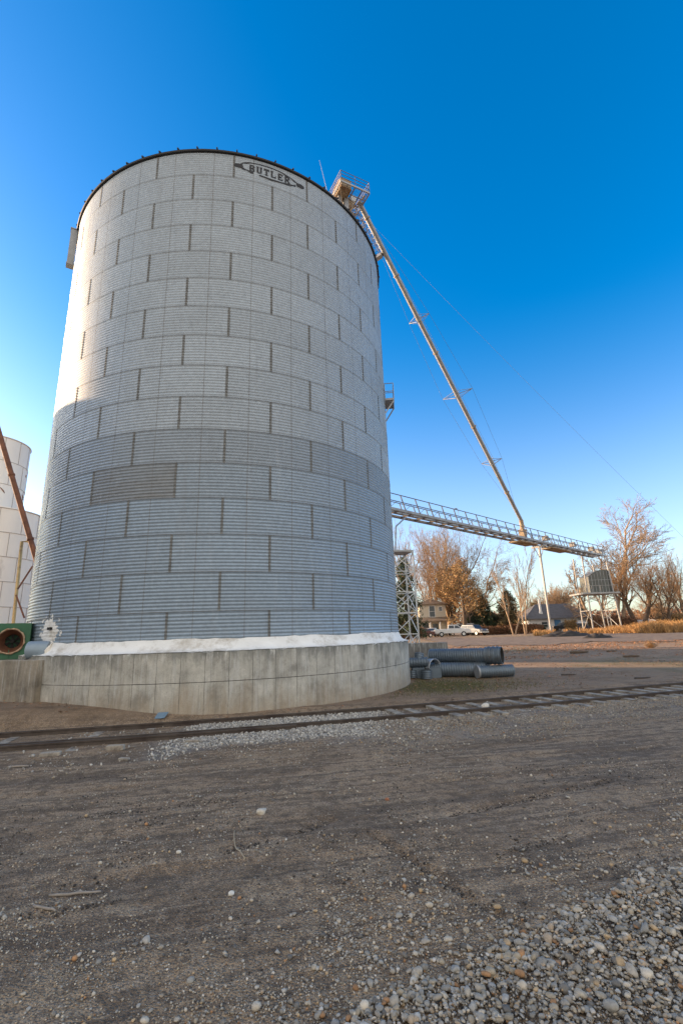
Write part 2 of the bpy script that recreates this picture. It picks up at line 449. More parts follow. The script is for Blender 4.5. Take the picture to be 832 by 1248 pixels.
def scatter(name, label, cat, X, Y, size, sub=2, rough=.35, flat=(.4,.75), sink=.25, lift=None, mat=None, pal=PAL, palw=PALW, seed=1, smooth=True, kind='stuff'):
    r = np.random.default_rng(seed); P, Fc = protos(sub, 14, rough, flat)
    n = len(X); Z = height(X, Y) + size*(.5-sink) + (0 if lift is None else lift)
    nv = len(P[0]); V = np.empty((n, nv, 3)); C = np.empty((n, nv, 3))
    kid = r.integers(0, 14, n)
    for k in range(14):
        m = np.where(kid == k)[0]
        if len(m) == 0: continue
        a = r.uniform(0, 2*np.pi, len(m)); ti = r.normal(0, .28, len(m)); tj = r.normal(0, .28, len(m))
        p = P[k][None]*size[m][:, None, None]*.5
        ca, sa = np.cos(a)[:, None], np.sin(a)[:, None]
        x = p[..., 0]*ca - p[..., 1]*sa; y = p[..., 0]*sa + p[..., 1]*ca; z = p[..., 2]
        ci, si = np.cos(ti)[:, None], np.sin(ti)[:, None]
        x, z = x*ci + z*si, z*ci - x*si
        cj, sj = np.cos(tj)[:, None], np.sin(tj)[:, None]
        y, z = y*cj + z*sj, z*cj - y*sj
        V[m, :, 0] = x + X[m][:, None]; V[m, :, 1] = y + Y[m][:, None]; V[m, :, 2] = z + Z[m][:, None]
    col = pal[r.choice(len(pal), n, p=palw)]*r.uniform(.8, 1.2, n)[:, None]
    C[:] = col[:, None, :]
    Fa = (Fc[None] + (np.arange(n)*nv)[:, None, None]).reshape(-1, 3)
    o = np_mesh(name, V.reshape(-1, 3), Fa, mat or m_stone, C.reshape(-1, 3), smooth)
    return tag(o, label, cat, kind=kind)
def stone_mat():
    t = NT('river_stone'); at_ = t.node('ShaderNodeAttribute', attribute_name='tint'); vec = t.coords('Object')
    n = t.noise(60, 5, .7, vec)
    c = t.mix(1.0, at_.outputs['Color'], t.ramp(n, [(.3, (.85,.79,.70)), (.7, (1.32,1.24,1.12))]), 'MULTIPLY')
    c = t.mix(t.ramp(t.noise(22, 4, .6, vec), [(.5, 0), (.75, .4)]), c, (.14,.115,.09))
    t.bump(n, .25, .004)
    return t.set(c, .8)
m_stone = stone_mat()

# bank of river cobbles, bottom right
def cob_d(X, Y):      # signed distance from the edge of the bank, + inside
    a = np.array((-1.05, 2.95)); b = np.array((3.1, 4.95)); d = (b-a)/np.hypot(*(b-a))
    return (X-a[0])*d[1] - (Y-a[1])*d[0]
n0 = 120000
X = rng.uniform(-2.6, 5.0, n0); Y = rng.uniform(2.1, 6.4, n0)
D = cob_d(X, Y) + (fbm(X, Y, .9, 3, 21)-.5)*.55
keep = rng.random(n0) < np.where(D > .05, 1.0, np.exp((D-.05)/.42)*.48*(.35+1.3*ss(.4, .7, fbm(X, Y, .5, 2, 24))))
keep &= (D > -1.7)
X, Y, D = X[keep], Y[keep], D[keep]
size = np.clip(np.exp(rng.normal(math.log(.0150), .50, len(X))), .008, .066)
size = np.where(D < -.1, size*.8, size)
lift = np.where(D > 0, np.clip(D, 0, .3)*rng.uniform(0, .12, len(X)), 0)
big = size > .020
scatter('cobble_gravel', 'bank of mixed grey and tan river cobbles spread over the near corner of the lot', 'gravel', X[big], Y[big], size[big]*1.16, 2, .8, (.34,.66), .25, lift[big], seed=3)
sm = np.where(~big)[0][:56000]
scatter('fine_gravel', 'small stones filling the gaps between the river cobbles and fringing the bank', 'gravel', X[sm], Y[sm], size[sm]*1.1, 1, .4, (.5,.85), .22, lift[sm], seed=13)
# loose pebbles over the dirt, thinning with distance
n0 = 120000
dd = rng.uniform(0, 1, n0)**1.25*8.5 + 2.5; an = rng.uniform(-.85, .85, n0)
X = dd*np.sin(an); Y = dd*np.cos(an)
v = (Y-rail_y(X))*.96
k = (v < -1.6) & (rng.random(n0) < (.05 + .62*ss(.42, .68, fbm(X, Y, .8, 3, 22)))*(1-.45*ss(4.0, 5.5, Y))) & (cob_d(X, Y) < .2)
X, Y = X[k], Y[k]
size = np.clip(np.exp(rng.normal(math.log(.0085), .48, len(X))), .004, .040)*(1+.04*np.hypot(X, Y))
scatter('loose_pebbles', 'loose pebbles and grit strewn over the brown dirt', 'pebbles', X, Y, size, 1, .4, (.5,.85), .2, seed=4, smooth=True, pal=PAL*1.12)
# grey-brown chippings along the roadside of the track, to the right
n0 = 42000
X = rng.uniform(-1, 11, n0); Y = rail_y(X) + rng.uniform(-4.6, -1.5, n0); v = (Y-rail_y(X))*.96
k = rng.random(n0) < ss(-4.8, -2.4, v + (fbm(X, Y, 1.3, 3, 26)-.5)*2)*ss(-.5, 2.0, X)*(.25+.75*ss(.35, .6, fbm(X, Y, .7, 3, 27)))
X, Y = X[k], Y[k]
scatter('chippings', 'grey brown stone chippings along the near side of the track at the right', 'gravel', X, Y, np.clip(np.exp(rng.normal(math.log(.022), .35, len(X))), .010, .05), 1, .5, (.5,.85), .3, pal=PAL*.85, seed=16, smooth=False)
# dark crumbs of soil and coal
n0 = 60000
X = rng.uniform(-4.5, 5, n0); Y = rng.uniform(2.8, 8.5, n0)
k = (rng.random(n0) < .16*ss(.48, .68, fbm(X, Y, .6, 3, 23))) & (cob_d(X, Y) < .05)
for a, b in (((.2,5.85),(.95,4.5)), ((.95,4.5),(1.35,3.9)), ((1.2,6.3),(3.6,7.3)), ((-.7,5.9),(-.3,6.25)), ((-1.3,5.5),(-.9,5.75)), ((-2.6,4.4),(-2.0,4.6)), ((-2.4,5.2),(-1.9,5.5)), ((1.4,5.2),(2.3,5.6)), ((-3.4,6.6),(-1.6,7.0))):
    k |= (seg_dist(X, Y, a, b) + (fbm(X, Y, .25, 2, 33)-.5)*.10 < .06)
X, Y = X[k], Y[k]
DP = np.array([(.05,.043,.036),(.035,.03,.028),(.075,.063,.052)])
scatter('soil_crumbs', 'dark crumbs of soil and cinder in the wheel tracks', 'soil', X, Y, np.clip(np.exp(rng.normal(math.log(.011), .5, len(X))), .005, .03), 1, .5, (.5,.9), .2, pal=DP, palw=np.array([.4,.3,.3]), seed=5, smooth=False)
# crushed white ballast at the track
n0 = 60000
X = rng.uniform(-6.5, 6.0, n0); Y = rail_y(X) + rng.uniform(-3.4, .35, n0)
zn = zones(X, Y)[:, 0]
k = (rng.random(n0) < np.clip(zn*1.0-.2, .015, 1)) & ((X < 1.9) | (rng.random(n0) < .05)); X, Y = X[k], Y[k]
WP = np.array([(.43,.425,.41),(.33,.325,.32),(.54,.53,.51),(.22,.22,.215)])
scatter('track_ballast', 'pale crushed rock heaped beside and between the rails', 'gravel', X, Y, np.clip(np.exp(rng.normal(math.log(.030), .38, len(X))), .012, .08), 1, .5, (.6,.95), .2, pal=WP, palw=np.array([.35,.35,.15,.15]), seed=6, smooth=False)

def solo_stone(px, py, s, label, col, flat=.6, name='stone', cat='stone', seed=0, z=0.0):
    d = ray(px, py); tt = (0-CAMH)/d.z; x, y = d.x*tt, d.y*tt
    V, Fc = ico(3); r = np.random.default_rng(seed)
    q = r.normal(size=(7, 3)); q /= np.linalg.norm(q, axis=1)[:, None]
    V = V*np.clip(1+.22*sum(np.clip(V@q[i], -1, 1)**3*r.normal() for i in range(7)), .6, 1.4)[:, None]
    V = V*np.array([1, .75, flat])*s/2
    zz = float(height(x, y)) + s*flat*.3 + z
    a = r.uniform(0, 6.28); V = V@np.array([[math.cos(a), math.sin(a), 0], [-math.sin(a), math.cos(a), 0], [0, 0, 1]])
    o = np_mesh(name, V+np.array((x, y, zz)), Fc, m_stone, np.tile(np.array(col), (len(V), 1)), True, origin=(x, y, zz))
    return tag(o, label, cat)
solo_stone(320, 988, .13, 'largest pale stone alone on the open dirt in front of the track', (.52,.50,.46), .6, seed=1)
solo_stone(282, 1086, .055, 'round white stone on the dirt beside a dark soil streak', (.62,.61,.58), .75, seed=2)
solo_stone(218, 1039, .05, 'oblong white stone on the dirt below the curved dry stalk', (.58,.56,.52), .7, seed=3)
solo_stone(471, 972, .06, 'reddish brown brick chip on the dirt in mid lot', (.36,.15,.08), .6, name='brick_chip', cat='brick chip', seed=5)
solo_stone(592, 865, .22, 'whitish lump of rock lying beside the near rail', (.58,.57,.55), .7, seed=6)

# ------------------------------------------------------------------ railway track
def rail_path(off, x0, x1, n=60):
    """points offset 'off' metres towards the camera from the far rail"""
    out = []
    for x in np.linspace(x0, x1, n):
        y = float(rail_y(x)); e = .5
        tx, ty = 2*e, float(rail_y(x+e)-rail_y(x-e)); L = math.hypot(tx, ty); tx /= L; ty /= L
        out.append((Vector((x+ty*off, y-tx*off, 0)), Vector((tx, ty, 0))))
    return out
RP = [(-.075,0),(.075,0),(.075,.014),(.02,.03),(.016,.105),(.036,.115),(.036,.145),(-.036,.145),(-.036,.115),(-.016,.105),(-.02,.03),(-.075,.014)]
def rail_mesh(off, x0, x1, n=80, wob=.0):
    mb = MB(); pts = rail_path(off, x0, x1, n); vs = []
    for p, t in pts:
        s = Vector((t.y, -t.x, 0)); z0 = gzf(p.x, p.y) - .025
        for a, b in RP: vs.append(p + s*a + Vector((0, 0, z0+b)))
    k = len(RP); fs = [(i*k+j, i*k+(j+1) % k, (i+1)*k+(j+1) % k, (i+1)*k+j) for i in range(n-1) for j in range(k)]
    fs += [tuple(range(k)), tuple((n-1)*k+j for j in range(k))[::-1]]
    return mb.add(vs, fs)
trk = thing('railway_track', 'rusty single railway track on half buried grey sleepers in front of the silo', 'railway track', (0, 13.3, 0))
rail_mesh(0, -40, 60, 160).build('rail', m_rail, trk)
rail_mesh(1.40, -40, 60, 160).build('rail', m_rail, trk)
tag(rail_mesh(1.60, -40, -1.55, 60).build('guard_rail', m_rail, trk), 'short guard rail ending beside the running rail')
r2 = np.random.default_rng(5)
for i in range(78):
    x = -14 + i*.58 + r2.normal(0, .03)
    p, t = rail_path(.70, x, x+.01, 2)[0]
    if -3.0 < x < .9: continue
    s = Vector((t.y, -t.x, 0)); ln = 2.45 + r2.uniform(-.2, .15); z = gzf(p.x, p.y)
    a = r2.normal(0, .04); s2 = Vector((s.x*math.cos(a)-s.y*math.sin(a), s.x*math.sin(a)+s.y*math.cos(a), 0)); t2 = Vector((-s2.y, s2.x, 0))
    c = p + s*(r2.uniform(-.12, .12)); mb = MB()
    zz = z + (-.018 if x > 0 else -.06) + r2.uniform(-.022, .022)
    mb.box(c + Vector((0, 0, zz)), (ln, .21, .14), (s2, t2, Vector((0, 0, 1))))
    mb.build('sleeper', m_sleeper, trk)

# ------------------------------------------------------------------ the silo
SX, SY, SR, ZB, RH = -5.035, 20.617, 7.266, 1.690, 1.118
TH0, DL = .5963, 2*math.pi/16
AMP, PIT = .0085, RH/11
def corr(z): return SR + AMP*math.cos(2*math.pi*(z-ZB)/PIT)
silo = thing('grain_silo', 'huge corrugated steel grain silo standing on a round concrete base', 'grain silo', (SX, SY, 0))
def pol(r, a, z): return (SX + r*math.sin(a), SY - r*math.cos(a), z)

def wall_mat():
    t = NT('corrugated_galvanised_sheets')
    vec = t.coords('Object'); sep = t.node('ShaderNodeSeparateXYZ'); t.link(vec, sep.inputs[0])
    x, y, z = sep.outputs
    az = t.math('ARCTAN2', x, t.math('MULTIPLY', y, -1))
    U = t.math('DIVIDE', t.math('SUBTRACT', az, TH0), DL)
    W = t.math('DIVIDE', t.math('SUBTRACT', z, ZB), RH)
    row = t.math('FLOOR', W)
    odd = t.math('MODULO', row, 2.0)           # ring 0 = lowest, seams at half steps
    sh = t.math('MULTIPLY', t.math('SUBTRACT', 1.0, odd), .5)
    cellu = t.math('FLOOR', t.math('ADD', U, sh))
    cmb = t.node('ShaderNodeCombineXYZ'); t.link(cellu, cmb.inputs[0]); t.link(row, cmb.inputs[1])
    wn = t.node('ShaderNodeTexWhiteNoise', noise_dimensions='2D'); t.link(cmb.outputs[0], wn.inputs[0])
    rnd = wn.outputs[0]
    # lower rings are darker and bluer
    low = t.math('LESS_THAN', row, 5.5)
    c = t.mix(low, (.355,.405,.45), (.275,.335,.395))
    low2 = t.math('LESS_THAN', row, 3.5)
    c = t.mix(t.math('MULTIPLY', low2, .65), c, (.265,.34,.42))
    r5 = t.math('COMPARE', row, 5.0, .1)
    c = t.mix(t.math('MULTIPLY', r5, .45), c, (.27,.30,.33))
    c = t.mix(1.0, c, t.ramp(rnd, [(0, .94), (1, 1.05)]), 'MULTIPLY')
    # one blackened sheet in ring 5
    sp = t.math('MULTIPLY', t.math('COMPARE', row, 4.0, .1), t.math('COMPARE', cellu, -2.0, .1))
    spn = t.ramp(t.noise(1.3, 5, .7, t.coords('Object', (.5, .5, 2.2))), [(.3, .35), (.6, .9)])
    c = t.mix(t.math('MULTIPLY', sp, spn), c, (.19,.19,.185))
    # weather: blotches and vertical streaks
    n1 = t.noise(.7, 6, .65, vec); c = t.mix(t.ramp(n1, [(.45, 0), (.75, .30)]), c, (.27,.30,.325))
    n2 = t.noise(2.6, 4, .6, t.coords('Object', (1.6, 1.6, .10)))
    c = t.mix(t.ramp(n2, [(.55, 0), (.75, .28)]), c, (.23,.245,.26))
    n2b = t.noise(3.2, 4, .6, t.coords('Object', (1.6, 1.6, .12)))
    c = t.mix(t.ramp(n2b, [(.58, 0), (.75, .22)]), c, (.52,.56,.60))
    sg = t.noise(9, 5, .75, vec); c = t.mix(1.0, c, t.ramp(sg, [(.35, .86), (.65, 1.12)]), 'MULTIPLY')
    # dark lines of the corrugation: shade of the furrows put into the colour
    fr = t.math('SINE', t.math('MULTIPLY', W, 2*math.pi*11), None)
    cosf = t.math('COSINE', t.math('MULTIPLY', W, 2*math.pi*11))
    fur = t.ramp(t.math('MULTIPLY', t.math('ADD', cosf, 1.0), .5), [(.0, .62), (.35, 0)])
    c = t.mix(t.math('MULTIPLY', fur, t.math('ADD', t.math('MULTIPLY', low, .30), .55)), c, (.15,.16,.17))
    # ring joints: a lip with grime under it
    fz = t.math('FRACT', W)
    jl = t.math('MAXIMUM', t.math('LESS_THAN', fz, .020), t.math('GREATER_THAN', fz, .994))
    jn = t.ramp(t.noise(6, 3, .6, vec), [(.3, .55), (.6, .95)])
    c = t.mix(t.math('MULTIPLY', jl, jn), c, (.13,.135,.14))
    # bolt lines of the inside stiffeners, quarter points of every sheet
    fu = t.math('FRACT', t.math('ADD', t.math('MULTIPLY', U, 2.0), .5))
    dq = t.math('ABSOLUTE', t.math('SUBTRACT', fu, t.math('MULTIPLY', 1.0, .0)))
    dq = t.math('MINIMUM', fu, t.math('SUBTRACT', 1.0, fu))
    bl = t.math('LESS_THAN', dq, .0105)
    bn = t.ramp(t.noise(5, 3, .6, vec), [(.3, .35), (.6, .75)])
    c = t.mix(t.math('MULTIPLY', bl, bn), c, (.17,.17,.17))
    ro = t.ramp(n1, [(.3, .42), (.7, .58)])
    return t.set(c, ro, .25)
m_wall = wall_mat()
def seam_mat():
    t = NT('seam_sealant'); vec = t.coords('Object')
    c = t.ramp(t.noise(9, 5, .7, vec), [(.3, (.09,.09,.087)), (.6, (.19,.19,.183)), (.8, (.28,.28,.27))])
    return t.set(c, .8, .1)
m_seam = seam_mat()

NZ = 16*11*8; NA = 190
zz = np.linspace(ZB, ZB+16*RH, NZ+1)
rr = SR + AMP*np.cos(2*np.pi*(zz-ZB)/PIT)
aa = np.concatenate([np.linspace(-R_(125), R_(125), NA), np.linspace(R_(125), 2*np.pi-R_(125), 40)[1:-1]])
A, Zg = np.meshgrid(aa, zz); Rg = np.repeat(rr[:, None], len(aa), 1)
# each upper sheet laps over the one below
fzz = ((Zg-ZB)/RH) % 1.0
Rg = Rg + .006*np.clip(1-fzz*8, 0, 1)
Vw = np.stack([SX+Rg*np.sin(A), SY-Rg*np.cos(A), Zg], -1).reshape(-1, 3)
na = len(aa); ix = np.arange((NZ+1)*na).reshape(NZ+1, na); ixr = np.roll(ix, -1, 1)
Fw = np.stack([ix[:-1], ixr[:-1], ixr[1:], ix[1:]], -1).reshape(-1, 4)
mi = np.zeros(len(Fw), int)
# sealed vertical laps (dark strips with the corrugation) - same sheet metal, part of the wall
sv = []; sf = []; cnt = len(Vw)
for ring in range(16):
    for k in range(-9, 10):
        a = TH0 + DL*(k if ring % 2 == 1 else k+.5)
        if abs(a) > R_(128): continue
        n_ = 11*8; hw = .036/SR
        for i in range(n_+1):
            z = ZB + ring*RH + RH*i/n_
            r = corr(z) + .007 + .006*max(0, 1-(i/n_)*8)
            wv = hw*(1 + .22*math.sin(i*1.9+k) * (.5+.5*math.sin(i*.77+ring)))
            sv += [pol(r, a-wv, z), pol(r, a+wv, z)]
        b = cnt; cnt += 2*(n_+1)
        sf += [(b+2*i, b+2*i+1, b+2*i+3, b+2*i+2) for i in range(n_)]
Vall = np.concatenate([Vw, np.array(sv)]); Fall = np.concatenate([Fw, np.array(sf)])
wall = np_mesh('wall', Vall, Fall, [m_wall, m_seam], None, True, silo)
wall.data.polygons.foreach_set('material_index', np.concatenate([mi, np.ones(len(sf), int)]).astype(np.int32)); wall.data.update()

# roof: low cone, dark eave lip, rib ends
ZT = ZB + 16*RH
mb = MB(); mb.lathe([(SR-.02, ZT-.06), (SR+.08, ZT-.06), (SR+.10, ZT-.01), (SR+.02, ZT+.05), (.7, ZT+3.7), (.01, ZT+3.75)], 128, c=(SX, SY, 0))
for k in range(64):
    a = 2*math.pi*k/64 + .02
    p = Vector(pol(SR+.11, a, ZT+.06)); q = Vector(pol(.8, a, ZT+3.72))
    mb.bar(p, q, .04, .04)
    mb.box(Vector(pol(SR+.10, a, ZT+.05)), (.045, .045, .06))
mb.build('roof', m_dark, silo)

# concrete base ring in flat form panels
def found_prof(z): return 7.63
mb = MB(); nseg = 76
prof = [(7.63, -.4), (7.63, .93), (7.618, .938), (7.618, .946), (7.63, .955), (7.63, 1.70), (7.60, 1.735), (7.2, 1.74)]
for s_ in range(nseg):
    a0 = 2*math.pi*s_/nseg; a1 = 2*math.pi*(s_+1)/nseg; g = .0007
    b = mb.n; vs = []
    for (r, z) in prof:
        rr_ = r + .004*math.sin(s_*12.9) if z < 1.73 else r
        vs += [pol(rr_-.006, a0, z), pol(rr_, a0+g, z), pol(rr_, a1-g, z), pol(rr_-.006, a1, z)]
    fs = [(4*i+j, 4*i+j+1, 4*i+j+5, 4*i+j+4) for i in range(len(prof)-1) for j in range(3)]
    mb.add(vs, fs)
mb.build('foundation', m_conc, silo)

# white sprayed foam fillet between wall and base
na_ = 260; pr = [(0, .0), (.12, .02), (.35, .07), (.55, .16), (.72, .33), (.84, .58), (.93, .82), (.985, .97), (1.0, 1.0)]
vs = []; fs = []
for k in range(na_):
    a = 2*math.pi*k/na_
    tz = 2.06 + .05*noise.noise(Vector((a*6, 0, 3))) + .03*noise.noise(Vector((a*23, 1, 3)))
    ro = 7.64 + .018*noise.noise(Vector((a*19, 5, 1)))
    z0 = 1.735 - .05*max(0, noise.noise(Vector((a*31, 8, 1))))*2
    for j, (u, w) in enumerate(pr):
        r = ro + (SR+.004-ro)*u; z = z0 + (tz-z0)*w
        r += .012*noise.noise(Vector((a*14, z*5, 2))) * (1 if 0 < j < len(pr)-1 else 0)
        vs.append(pol(r, a, z))
n_ = len(pr)
for k in range(na_):
    k2 = (k+1) % na_
    for j in range(n_-1): fs.append((k*n_+j, k2*n_+j, k2*n_+j+1, k*n_+j+1))
MB().add(vs, fs).build('foam_skirt', m_white, silo, True)

# splash of foam round a hole in the wall, left
def patch_foam():
    mb = MB(); c_a, c_z = -R_(32.5), 2.36
    r9 = np.random.default_rng(9); vs = []; fs = []; nr, nt = 12, 110
    for i in range(nr+1):
        for k in range(nt):
            t_ = 2*math.pi*k/nt; q = i/nr
            w = .44*(1+.30*noise.noise(Vector((math.cos(t_)*3, math.sin(t_)*3, 4)))+.30*noise.noise(Vector((math.cos(t_)*5, math.sin(t_)*5, 2)))+.22*noise.noise(Vector((math.cos(t_)*23, math.sin(t_)*23, 6))))
            sx_ = q*w*math.cos(t_)*1.0; zz_ = c_z + q*w*math.sin(t_)*1.0
            h = .004 + .010*(1-q**3)*(1+.5*noise.noise(Vector((sx_*9, zz_*9, 0))))
            vs.append(pol(corr(zz_)+h*(1 if q < .97 else .1), c_a + sx_/SR, zz_))
    for i in range(nr):
        for k in range(nt):
            fs.append((i*nt+k, i*nt+(k+1) % nt, (i+1)*nt+(k+1) % nt, (i+1)*nt+k))
    mb.add(vs, fs)
    for _ in range(26):
        a0 = r9.uniform(0, 6.28); q0 = r9.uniform(.36, .66); s0, z0 = q0*math.cos(a0), c_z + q0*math.sin(a0)*.9; w0 = r9.uniform(.018, .06)
        ring = [pol(corr(z0+w0*k_*math.sin(t2))+.006, c_a+(s0+w0*math.cos(t2)*r9.uniform(.7, 1.5))/SR, z0+w0*math.sin(t2)) for t2, k_ in [(2*math.pi*i/9, 1) for i in range(9)]]
        mb.add(ring, [tuple(range(9))])
    o = mb.build('foam_patch', m_white, silo, True)
    mb = MB(); p = Vector(pol(SR+.045, c_a+.012, c_z+.14)); 
    n = Vector((math.sin(c_a), -math.cos(c_a), 0)); t = Vector((math.cos(c_a), math.sin(c_a), 0))
    mb.box(p, (.20, .06, .075), (t, n, Vector((0, 0, 1)))); mb.build('hole', m_black, o)
patch_foam()

# lettered sign painted on the top ring
mb = MB(); RL = SR + AMP + .010
def s2a(s): return R_(22.4) + s/SR      # s metres along the wall from the middle of the sign
def decal(p, q, w, n=6):
    """painted stroke from (s,z) p to q"""
    p, q = Vector(p), Vector(q); d = (q-p); L = d.length; d /= L; nn = Vector((-d.y, d.x))*w/2
    vs = []
    for i in range(n+1):
        c = p + d*L*i/n
        for e in (c-nn, c+nn): vs.append(pol(RL, s2a(e.x), e.y))
    mb.add(vs, [(2*i, 2*i+1, 2*i+3, 2*i+2) for i in range(n)])
zc = 19.05
def S(*pts, w=.05):
    for a, b in zip(pts[:-1], pts[1:]): decal((a[0], zc+a[1]), (b[0], zc+b[1]), w)
S((-1.22,.0),(-1.02,.17),(-.80,.235),(-.4,.275),(0,.28),(.4,.25),(.8,.16),(1.22,-.01), w=.045)
S((-1.22,-.02),(-.95,-.13),(-.66,-.215), w=.055)
S((-.44,-.245),(0,-.28),(.4,-.255),(.8,-.17),(1.0,-.10), w=.06); S((1.05,-.08),(1.22,-.02), w=.045)
for sx_ in (-1.2, 1.2):
    vs = [pol(RL+.002, s2a(sx_+.17*math.cos(k*math.pi/8)), zc+.095*math.sin(k*math.pi/8)) for k in range(16)]
    mb.add(vs, [tuple(range(16))])
def letter(ch, x0, h=.30, w=.19, t=.062):
    y0, y1, ym = -h/2, h/2, 0
    a, b = x0, x0+w
    th = .045
    if ch == 'B':
        S((a+t/2,y0),(a+t/2,y1),w=t); S((a,y1-th/2),(b-.03,y1-th/2),w=th); S((a,ym),(b-.03,ym),w=th); S((a,y0+th/2),(b-.03,y0+th/2),w=th)
        S((b-t/2,y1-.03),(b-t/2,ym+.03),w=t); S((b-t/2,ym-.03),(b-t/2,y0+.03),w=t)
    if ch == 'U':
        S((a+t/2,y1),(a+t/2,y0+.05),w=t); S((b-t/2,y1),(b-t/2,y0+.05),w=t); S((a+.03,y0+th/2),(b-.03,y0+th/2),w=th); S((a-.02,y1-.02),(a+t+.02,y1-.02),w=.035); S((b-t-.02,y1-.02),(b+.02,y1-.02),w=.035)
    if ch == 'T':
        S(((a+b)/2,y0),((a+b)/2,y1),w=t); S((a-.01,y1-th/2),(b+.01,y1-th/2),w=th); S((a+.01,y1),(a+.01,y1-.1),w=.035); S((b-.01,y1),(b-.01,y1-.1),w=.035); S(((a+b)/2-.06,y0+.02),((a+b)/2+.06,y0+.02),w=.035)
    if ch == 'L':
        S((a+t/2,y0),(a+t/2,y1),w=t); S((a,y0+th/2),(b,y0+th/2),w=th); S((b-.02,y0),(b-.02,y0+.1),w=.035); S((a-.02,y1-.02),(a+t+.02,y1-.02),w=.035)
    if ch == 'E':
        S((a+t/2,y0),(a+t/2,y1),w=t); S((a,y0+th/2),(b,y0+th/2),w=th); S((a,y1-th/2),(b,y1-th/2),w=th); S((a,ym),(b-.05,ym),w=th); S((b-.02,y0),(b-.02,y0+.09),w=.035); S((b-.02,y1),(b-.02,y1-.09),w=.035)
    if ch == 'R':
        S((a+t/2,y0),(a+t/2,y1),w=t); S((a,y1-th/2),(b-.03,y1-th/2),w=th); S((a,ym),(b-.03,ym),w=th); S((b-t/2,y1-.03),(b-t/2,ym+.03),w=t); S((a+.09,ym),(b,y0),w=t)
for k, ch in enumerate('BUTLER'): letter(ch, -.80 + k*.27)
mb.build('lettering', m_paintletters, silo)

# closed grey duct hanging at the left of the eave
a = -R_(57.5); e = Vector((math.sin(a), -math.cos(a), 0)); t_ = Vector((math.cos(a), math.sin(a), 0))
mb = MB(); mb.box(Vector(pol(SR+.16, a, ZT-.95)), (.30, .26, 1.75), (t_, e, Vector((0,0,1))))
mb.box(Vector(pol(SR+.16, a, ZT-1.86)), (.34, .30, .06), (t_, e, Vector((0,0,1)))); mb.box(Vector(pol(SR+.16, a, ZT-.05)), (.34, .30, .05), (t_, e, Vector((0,0,1))))
mb.build('duct', m_galvdull, silo)

# ladder landing on the right flank
a = R_(84); e = Vector((math.sin(a), -math.cos(a), 0)); t_ = Vector((math.cos(a), math.sin(a), 0)); Zv = Vector((0,0,1))
c = Vector(pol(SR+.22, a, 12.40))
mb = MB(); mb.box(c, (.9, .40, .10), (t_, e, Zv)); mb.bar(c+e*.2-t_*.4-Zv*.05, Vector(pol(SR, a-.06, 11.7)), .05); mb.bar(c+e*.2+t_*.4-Zv*.05, Vector(pol(SR, a+.06, 11.7)), .05)
deck = mb.build('landing_platform', m_galvdull, silo)
mb = MB()
cs = [c - e*.2 - t_*.44, c + e*.2 - t_*.44, c + e*.2 + t_*.44, c - e*.2 + t_*.44]
for h in (.4, .8):
    for k in range(3): mb.tube([cs[k]+Zv*h, cs[k+1]+Zv*h], .018, 6)
for p in cs + [(cs[1]+cs[2])/2]: mb.tube([p, p+Zv*.8], .018, 6)
mb.build('railing', m_galvdull, deck)

# ------------------------------------------------------------------ low walls, fan, barrel at the left
P0 = Vector((-8.66, 13.70, 0)); dv = Vector((-.93, .367, 0)).normalized(); nv = Vector((-dv.y, dv.x, 0))
if nv.y < 0: nv = -nv
mb = MB(); c = P0 + dv*3.02 + nv*.9 + Vector((0, 0, .62))
mb.box(c, (6.0, 1.8, 2.02), (dv, nv, Zv))
wl = mb.build('concrete_wall', m_concblock, None, origin=(c.x, c.y, 0)); tag(wl, 'plain grey concrete block wall butting against the left of the round base', 'wall')
md = wl.modifiers.new('bevel', 'BEVEL'); md.width = .025; md.segments = 2
ztop = .62 + 1.01
fan = thing('aeration_fan', 'dark green fan housing with a round rusty mouth on the concrete wall', 'fan', tuple(P0+dv*1.1+Vector((0,0,ztop))))
fc = at(13.5, 777, 14.75); 
fu = Vector((.90, .43, 0)).normalized(); fn = Vector((fu.y, -fu.x, 0))    # across, towards viewer
if fn.y > 0: fn = -fn
S_ = .44; hz_ = (2.70-ztop)/2; cz = ztop + hz_ + .005
fc = Vector((fc.x, fc.y, cz))
mb = MB()
# front plate with a round opening
nseg = 40; ro = .34; ring = []; sq = []
for k in range(nseg):
    a = 2*math.pi*k/nseg; ca, sa = math.cos(a), math.sin(a)
    ring.append(fc + fu*ro*ca + Zv*ro*sa)
    m_ = max(abs(ca)/ (S_+.06), abs(sa)/hz_); sq.append(fc + fu*(ca/m_) + Zv*(sa/m_))
mb.add(ring+sq, [(k, (k+1) % nseg, nseg+(k+1) % nseg, nseg+k) for k in range(nseg)])
b_ = fc - fn*.55
for s1, s2, w_, h_ in ((1,0,.02,hz_*2), (-1,0,.02,hz_*2)):
    mb.box(fc - fn*.28 + fu*s1*(S_+.06-.01), (.02, .54, h_-.004), (fu, fn, Zv))
for s2 in (1, -1): mb.box(fc - fn*.28 + Zv*s2*(hz_-.012), ((S_+.06)*2-.05, .54, .02), (fu, fn, Zv))
mb.box(b_, ((S_+.06)*2-.05, .02, hz_*2-.05), (fu, fn, Zv))
mb.box(fc + fn*.012 - Zv*(hz_*.72), (.02, .02, hz_*.5), (fu, fn, Zv))
mb.build('housing', m_green, fan)
mb = MB(); vs = []; pf = [(.335, -.02), (.345, .05), (.37, .07), (.385, .055), (.39, .02)]
for k in range(48):
    a = 2*math.pi*k/48; j = 1 + .022*math.sin(k*17.7) + .02*math.sin(k*29.3)
    for i, (r, d) in enumerate(pf):
        rr_ = r*(j if i > 2 else 1); vs.append(fc + fu*rr_*math.cos(a) + Zv*rr_*math.sin(a) + fn*d)
